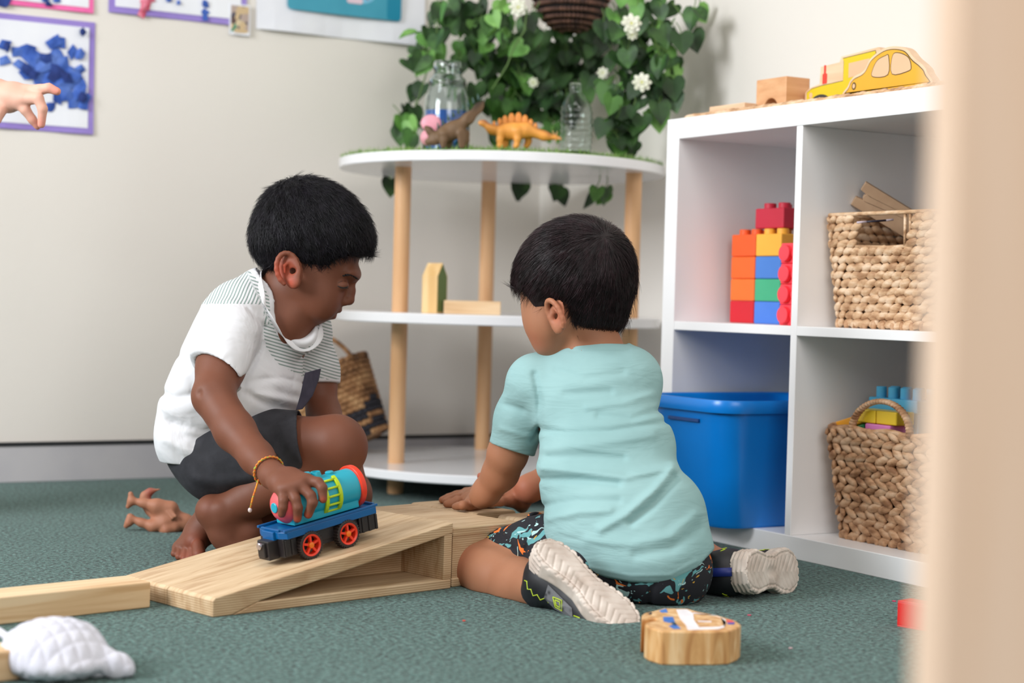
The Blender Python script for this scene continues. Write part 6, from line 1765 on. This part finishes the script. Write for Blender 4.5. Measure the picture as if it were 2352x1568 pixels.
adopt(m.build('eyelashes', LASH, None, smooth=True), boy2)

# ---- sneakers
SOLE = varied('sole_rubber', [srgb(186, 170, 158), srgb(216, 204, 194)], noise=25, rough=.6)
UPP = varied('sneaker_black', [srgb(22, 22, 26), srgb(34, 34, 40)], noise=60, rough=.55)
GRY = varied('sneaker_grey_web', [srgb(30, 30, 34), srgb(110, 110, 114)], noise=110, rough=.6, kind='voronoi', pos=(.02, .45))
LIME = plastic('lime_trim', (196, 220, 40), .5); NAVY = plastic('navy_tab', (26, 42, 120), .5)
def sneaker(o, a, n, L, Wd, tab=False, logo=True, ankle=None):
    """o heel centre of the sole, a heel-to-toe, n out of the sole (away from the foot)"""
    a = unit(a); n = unit(n-a*(n@a)); w = np.cross(n, a)
    MT = Matrix(((a[0], w[0], n[0], o[0]), (a[1], w[1], n[1], o[1]), (a[2], w[2], n[2], o[2]), (0, 0, 0, 1)))
    root = empty('shoe', (0, 0, 0)); root.parent = boy2; root.matrix_parent_inverse = root_matrix(boy2).inverted(); root.matrix_basis = MT
    def half(x):      # half width of the outline along the length
        t = x/L; xs = [0, .03, .10, .22, .40, .52, .66, .80, .92, .98, 1.0]; ys = [.0, .50, .80, .92, .74, .72, .94, 1.0, .78, .42, .0]
        return Wd/2*np.interp(t, xs, ys)
    def sole(P):
        x, y, z = P[:, 0], P[:, 1], P[:, 2]
        d2 = np.maximum(np.abs(y)-half(x)-.0, np.maximum(-x, x-L)); d2 = np.abs(y)-half(np.clip(x, 0, L)); d2 = np.maximum(d2, np.maximum(-x, x-L))
        th = .011+.004*np.exp(-((x-L*.1)/.03)**2)
        dz = np.abs(z+th)-th
        d = smax(d2*.8, dz, .005)
        # chevron tread pressed into the tread face, arch gap in the middle, side flutes
        g_ = np.abs(((x+np.abs(((y/.024) % 2)-1)*.016+.003*np.sin(x*70))/.0115) % 1-.5)
        d = d + np.where((z > -.004), .0013*np.clip(1.6-g_*9, 0, 1), 0)+np.where(z > -.004, .0016*(np.abs(d2+.0065) < .0012), 0)
        d = smax(d, -ellip((L*.46, 0, .003), (.017, .008, .006))(P), .004)
        for sx in (.32, .46, .60):
            for sy in (-1, 1): d = smax(d, -ellip((L*sx, sy*(Wd/2), -.013), (.0085, .006, .0045))(P), .003)
        d = d+.0012*np.sin(z*900)*(d2 > -.004)*(z < -.005)*(x < L*.2)
        return d
    def relm(f, nm, lo_, hi_, hh, mt_):
        V, Q = surface(f, lo_, hi_, hh)
        me = bpy.data.meshes.new(nm); me.from_pydata([tuple(v) for v in V], [], [tuple(int(i) for i in q) for q in Q]); me.materials.append(mt_)
        me.polygons.foreach_set('use_smooth', [True]*len(me.polygons)); ob_ = bpy.data.objects.new(nm, me); COL.objects.link(ob_); ob_.parent = root; return ob_
    relm(sole, 'sole', (-.01, -Wd/2-.01, -.036), (L+.01, Wd/2+.01, .008), .0014, SOLE)
    up = Blob()
    up.u(ellip((L*.74, 0, -.030), (L*.26, Wd*.46, .022)), .01)
    up.u(ellip((L*.45, 0, -.040), (L*.32, Wd*.40, .028)), .02)
    up.u(ellip((L*.20, 0, -.045), (L*.21, Wd*.42, .032)), .02)
    up.chain([(L*.20, 0, -.05), (L*.17, 0, -.074)], [Wd*.44, Wd*.42], .015)
    up.c(capsule((L*.18, 0, -.066), (L*.15, 0, -.12), Wd*.36), .003)
    up.i(plane((L*.18, 0, -.083), (-.15, 0, -1)), .003)
    relm(up, 'upper', (-.03, -Wd/2-.012, -.12), (L+.02, Wd/2+.012, -.005), .002, UPP)
    def ribbon(nm, pts, r, mt_):
        m = MB(); m.tube(pts, r, 6); ob_ = m.build(nm, mt_, root, smooth=True); return ob_
    def surf_pt(x, y_side, z):      # push a point on to the side of the upper
        lo_y, hi_y = 0, Wd/2+.02
        for _ in range(24):
            mid = (lo_y+hi_y)/2
            if up(np.array([[x, y_side*mid, z]], F4))[0] < 0: lo_y = mid
            else: hi_y = mid
        return np.array([x, y_side*lo_y, z])
    for sgn in (-1, 1):
        zig = []
        for k in range(15):
            x = L*(.10+.032*k); zig.append(surf_pt(x, sgn, -.047+(.0035 if k % 2 else -.0035)-.006*math.sin(k*.4)))
        ribbon('lime_zigzag', zig, .0009, LIME)
        z2 = [surf_pt(L*(.60+.05*k), sgn, -.030+(.0025 if k % 2 else -.0025)) for k in range(7)]
        ribbon('lime_zigzag', z2, .0008, LIME)
        # grey webbed quarter panel
        gp = []
        for (x, z) in ((.30, -.026), (.44, -.028), (.56, -.026), (.60, -.036), (.52, -.044), (.42, -.052), (.32, -.046)): gp.append(surf_pt(L*x, sgn, z)+np.array([0, sgn*.0012, 0]))
        m = MB(); c_ = surf_pt(L*.44, sgn, -.038)+np.array([0, sgn*.0022, 0]); m.add([c_]+gp, [(0, 1+(i+1) % 7, 1+i) for i in range(7)]); go = m.build('grey_web_panel', GRY, root); md = go.modifiers.new('t', 'SOLIDIFY'); md.thickness = .0008; md.offset = 0
        if logo:
            for sc_ in (1, .55):
                P_ = [surf_pt(L*.44+x*sc_, sgn, -.037+z*sc_)+np.array([0, sgn*.0030, 0]) for x, z in ((-.011, .003), (-.002, -.008), (.011, -.004), (.003, .008), (-.011, .003))]
                ribbon('badge_outline', P_, .0007, LIME)
    for k in range(4):
        x = L*(.40+.075*k); m = MB(); zt = -.066+.0055*k+.004
        def top(x_, y_):
            a_, b_ = -.03, -.11
            for _ in range(24):
                mid = (a_+b_)/2
                if up(np.array([[x_, y_, mid]], F4))[0] < 0: a_ = mid
                else: b_ = mid
            return np.array([x_, y_, a_-.001])
        m.tube([top(x, -.012), top(x+.002, 0), top(x, .012)], .0016, 6); m.build('lace', UPP, root, smooth=True)
    if tab:
        m = MB(); pts_ = [(-.006, 0, -.020), (-.012, 0, -.035), (-.012, 0, -.055), (-.006, 0, -.080)]
        def back(z):
            a_, b_ = L*.2, -.03
            for _ in range(24):
                mid = (a_+b_)/2
                if up(np.array([[mid, 0, z]], F4))[0] < 0: a_ = mid
                else: b_ = mid
            return a_
        vs = []
        for z in np.linspace(-.022, -.080, 7):
            x = back(z)-.0012
            for dx in (0, -.0014):
                for yy in (-.0062, .0062): vs.append((x+dx, yy, z))
        fs = []
        for i in range(6):
            q = i*4; fs += [(q, q+1, q+5, q+4), (q+2, q+6, q+7, q+3), (q, q+4, q+6, q+2), (q+1, q+3, q+7, q+5)]
        fs += [(0, 2, 3, 1), (24, 25, 27, 26)]
        m.add(vs, fs); m.build('blue_heel_tab', NAVY, root, smooth=True)
    return root
o1 = pt(1240, 1236, 2.425); t1 = pt(1455, 1436, 2.325)
sneaker(o1, t1-o1, unit(-_F*.76+_R2*.58+_U2*.38), float(np.linalg.norm(t1-o1))+.004, .070)
o2_ = pt(1716, 1312, 2.50); t2_ = o2_+unit(_R2*.56+_F*.80-_U2*.10)*.172
sneaker(o2_, t2_-o2_, unit(_R2*.74-_F*.58+_U2*.10), .172, .071, tab=True, logo=False)

# ============================================================ third child: arm reaching in at the left edge
D3 = 2.9
kid = empty('person', tuple(pt(-260, 1100, D3)*[1, 1, 0]), 0, 'child at the left edge of the frame, only a pale bent hand and wrist showing', 'person')
SK3 = skin_mat('skin_fair', (216, 160, 140), (230, 180, 160), (232, 130, 116))
b = Blob()
b.chain(chainpts([(-420, 250, 2.98), (-300, 330, 2.95), (-130, 250, 2.92), (-10, 215, 2.90)]), [.040, .034, .030, .0235], .02)
W3 = pt(-6, 214, 2.90)
K3 = [pt(62, 212, 2.885), pt(56, 226, 2.875), pt(44, 234, 2.880), pt(20, 240, 2.89)]
hand(b, W3, K3, [
    ([K3[0], pt(92, 206, 2.87), pt(112, 202, 2.865), pt(131, 210, 2.865)], [.0125, .0090, .0080, .0068]),
    ([K3[1], pt(88, 226, 2.86), pt(98, 250, 2.86), pt(95, 286, 2.865)], [.0120, .0088, .0080, .0064]),
    ([K3[2], pt(58, 252, 2.875), pt(74, 274, 2.88), pt(86, 290, 2.885)], [.0115, .0086, .0074, .0060])], .0155)
b.chain(chainpts([(-4, 235, 2.89), (-2, 256, 2.875), (-6, 276, 2.87)]), [.012, .009, .007], .008)
pts3 = [pt(u, v, d) for u in (-480, 160) for v in (140, 400) for d in (2.80, 3.06)]
lo4, hi4 = bounds(pts3, .01)
# the rest of the child, out of the frame: head, trunk and legs, standing
C3 = pt(-420, 250, 3.02)
b3x, b3y = C3[0], C3[1]
b.u(ellip((b3x-.06, b3y+.02, C3[2]-.16), (.085, .075, .20)), .03)
b.chain([(b3x-.06, b3y+.02, C3[2]-.02), (b3x-.06, b3y+.02, C3[2]+.10)], [.05, .036], .03)
b.u(ellip((b3x-.05, b3y+.01, C3[2]+.17), (.075, .08, .095)), .02)
b.chain([(b3x-.10, b3y+.03, C3[2]-.3), (b3x-.105, b3y+.03, .24), (b3x-.105, b3y+.03, .035), (b3x-.07, b3y-.04, .02)], [.065, .045, .032, .02], .02)
b.chain([(b3x-.02, b3y+.01, C3[2]-.3), (b3x-.015, b3y+.01, .24), (b3x-.015, b3y+.01, .035), (b3x+.02, b3y-.06, .02)], [.065, .045, .032, .02], .02)
fc = np.array([b3x-.05, b3y+.01, C3[2]+.17]); fd = unit([.8, -.6, 0]); fs_ = np.cross(fd, [0, 0, 1.])
b.u(ellip(fc+fd*.078-np.array([0, 0, .012]), (.010, .008, .012), (fd, fs_, (0, 0, 1))), .008)
b.c(ellip(fc+fd*.080-np.array([0, 0, .045]), (.006, .018, .0025), (fd, fs_, (0, 0, 1))), .003)
for s_ in (-1, 1):
    b.c(ellip(fc+fd*.074+fs_*s_*.026+np.array([0, 0, .008]), (.009, .014, .009), (fd, fs_, (0, 0, 1))), .006)
    b.u(ellip(fc+fd*.064+fs_*s_*.026+np.array([0, 0, .007]), (.010, .012, .009), (fd, fs_, (0, 0, 1))), .003)
    b.u(ellip(fc+fs_*s_*.078-np.array([0, 0, .01]), (.012, .005, .020), (fd, fs_, (0, 0, 1))), .004)
b.c(plane((0, 0, 0), (0, 0, 1)), .002)
lo4 = np.minimum(lo4, (b3x-.22, b3y-.14, -.004)); hi4 = np.maximum(hi4, (b3x+.1, b3y+.16, C3[2]+.29))
blob_object('body', b, lo4, hi4, .0026, SK3, kid, attrs={'rosy': spots([(pt(130, 208, 2.86), .012, .6), (pt(92, 284, 2.86), .015, .5), (pt(86, 290, 2.88), .012, .5)])})
s = Blob(); s.u(ellip((b3x-.06, b3y+.02, C3[2]-.15), (.10, .09, .20)), .03)
s.chain([C3+np.array([-.01, 0, 0]), pt(-360, 292, 2.965)], [.056, .050], .03)
s.i(plane((0, 0, C3[2]-.345), (0, 0, -1)), .004); s.i(plane((0, 0, C3[2]+.035), (0, 0, 1)), .004)
blob_object('t_shirt', s, lo4-.03, hi4+.03, .004, plastic('yellow_jersey', (214, 190, 120), .8), kid)
s = Blob(); s.u(ellip((b3x-.06, b3y+.02, C3[2]-.32), (.10, .085, .08)), .03)
s.chain([(b3x-.10, b3y+.03, C3[2]-.32), (b3x-.105, b3y+.03, .27)], [.075, .062], .02); s.chain([(b3x-.02, b3y+.01, C3[2]-.32), (b3x-.015, b3y+.01, .27)], [.075, .062], .02)
s.i(plane((0, 0, .27), (0, 0, -1)), .004)
blob_object('shorts', s, lo4-.03, hi4+.03, .004, plastic('grey_cotton', (90, 92, 104), .85), kid)
s = Blob(); s.u(ellip((b3x-.055, b3y+.02, C3[2]+.19), (.084, .088, .095)), .02); s.c(ellip((b3x+.0, b3y-.06, C3[2]+.14), (.08, .06, .06)), .01)
blob_object('hair', s, lo4-.03, hi4+.03, .004, plastic('brown_hair_plain', (74, 52, 40), .5), kid)

# ============================================================ paper scraps on the carpet
for u, v, c, lab in ((1066, 1425, (226, 84, 72), 'tiny red paper scrap on the carpet in front of the near grey sneaker sole'), (1721, 1412, (206, 84, 110), 'tiny pink paper scrap on the carpet behind the wooden car block'),
                     (2054, 1380, (214, 70, 110), 'pink paper scrap on the carpet beside the red plastic brick'), (1816, 1488, (220, 190, 196), 'tiny pale paper scrap on the carpet right of the wooden car block')):
    p = onz(u, v, .001); m = MB(); r = .0026
    m.prism([(r*math.cos(a)*random.uniform(.6, 1.2), r*math.sin(a)*random.uniform(.6, 1.2)) for a in (0, 1.2, 2.3, 3.4, 4.6, 5.5)], 0, .0012)
    tag(m.build('paper_scrap', plastic('scrap_%d' % u, c, .8), None, loc=(p[0], p[1], .0005)), lab, 'paper scrap')
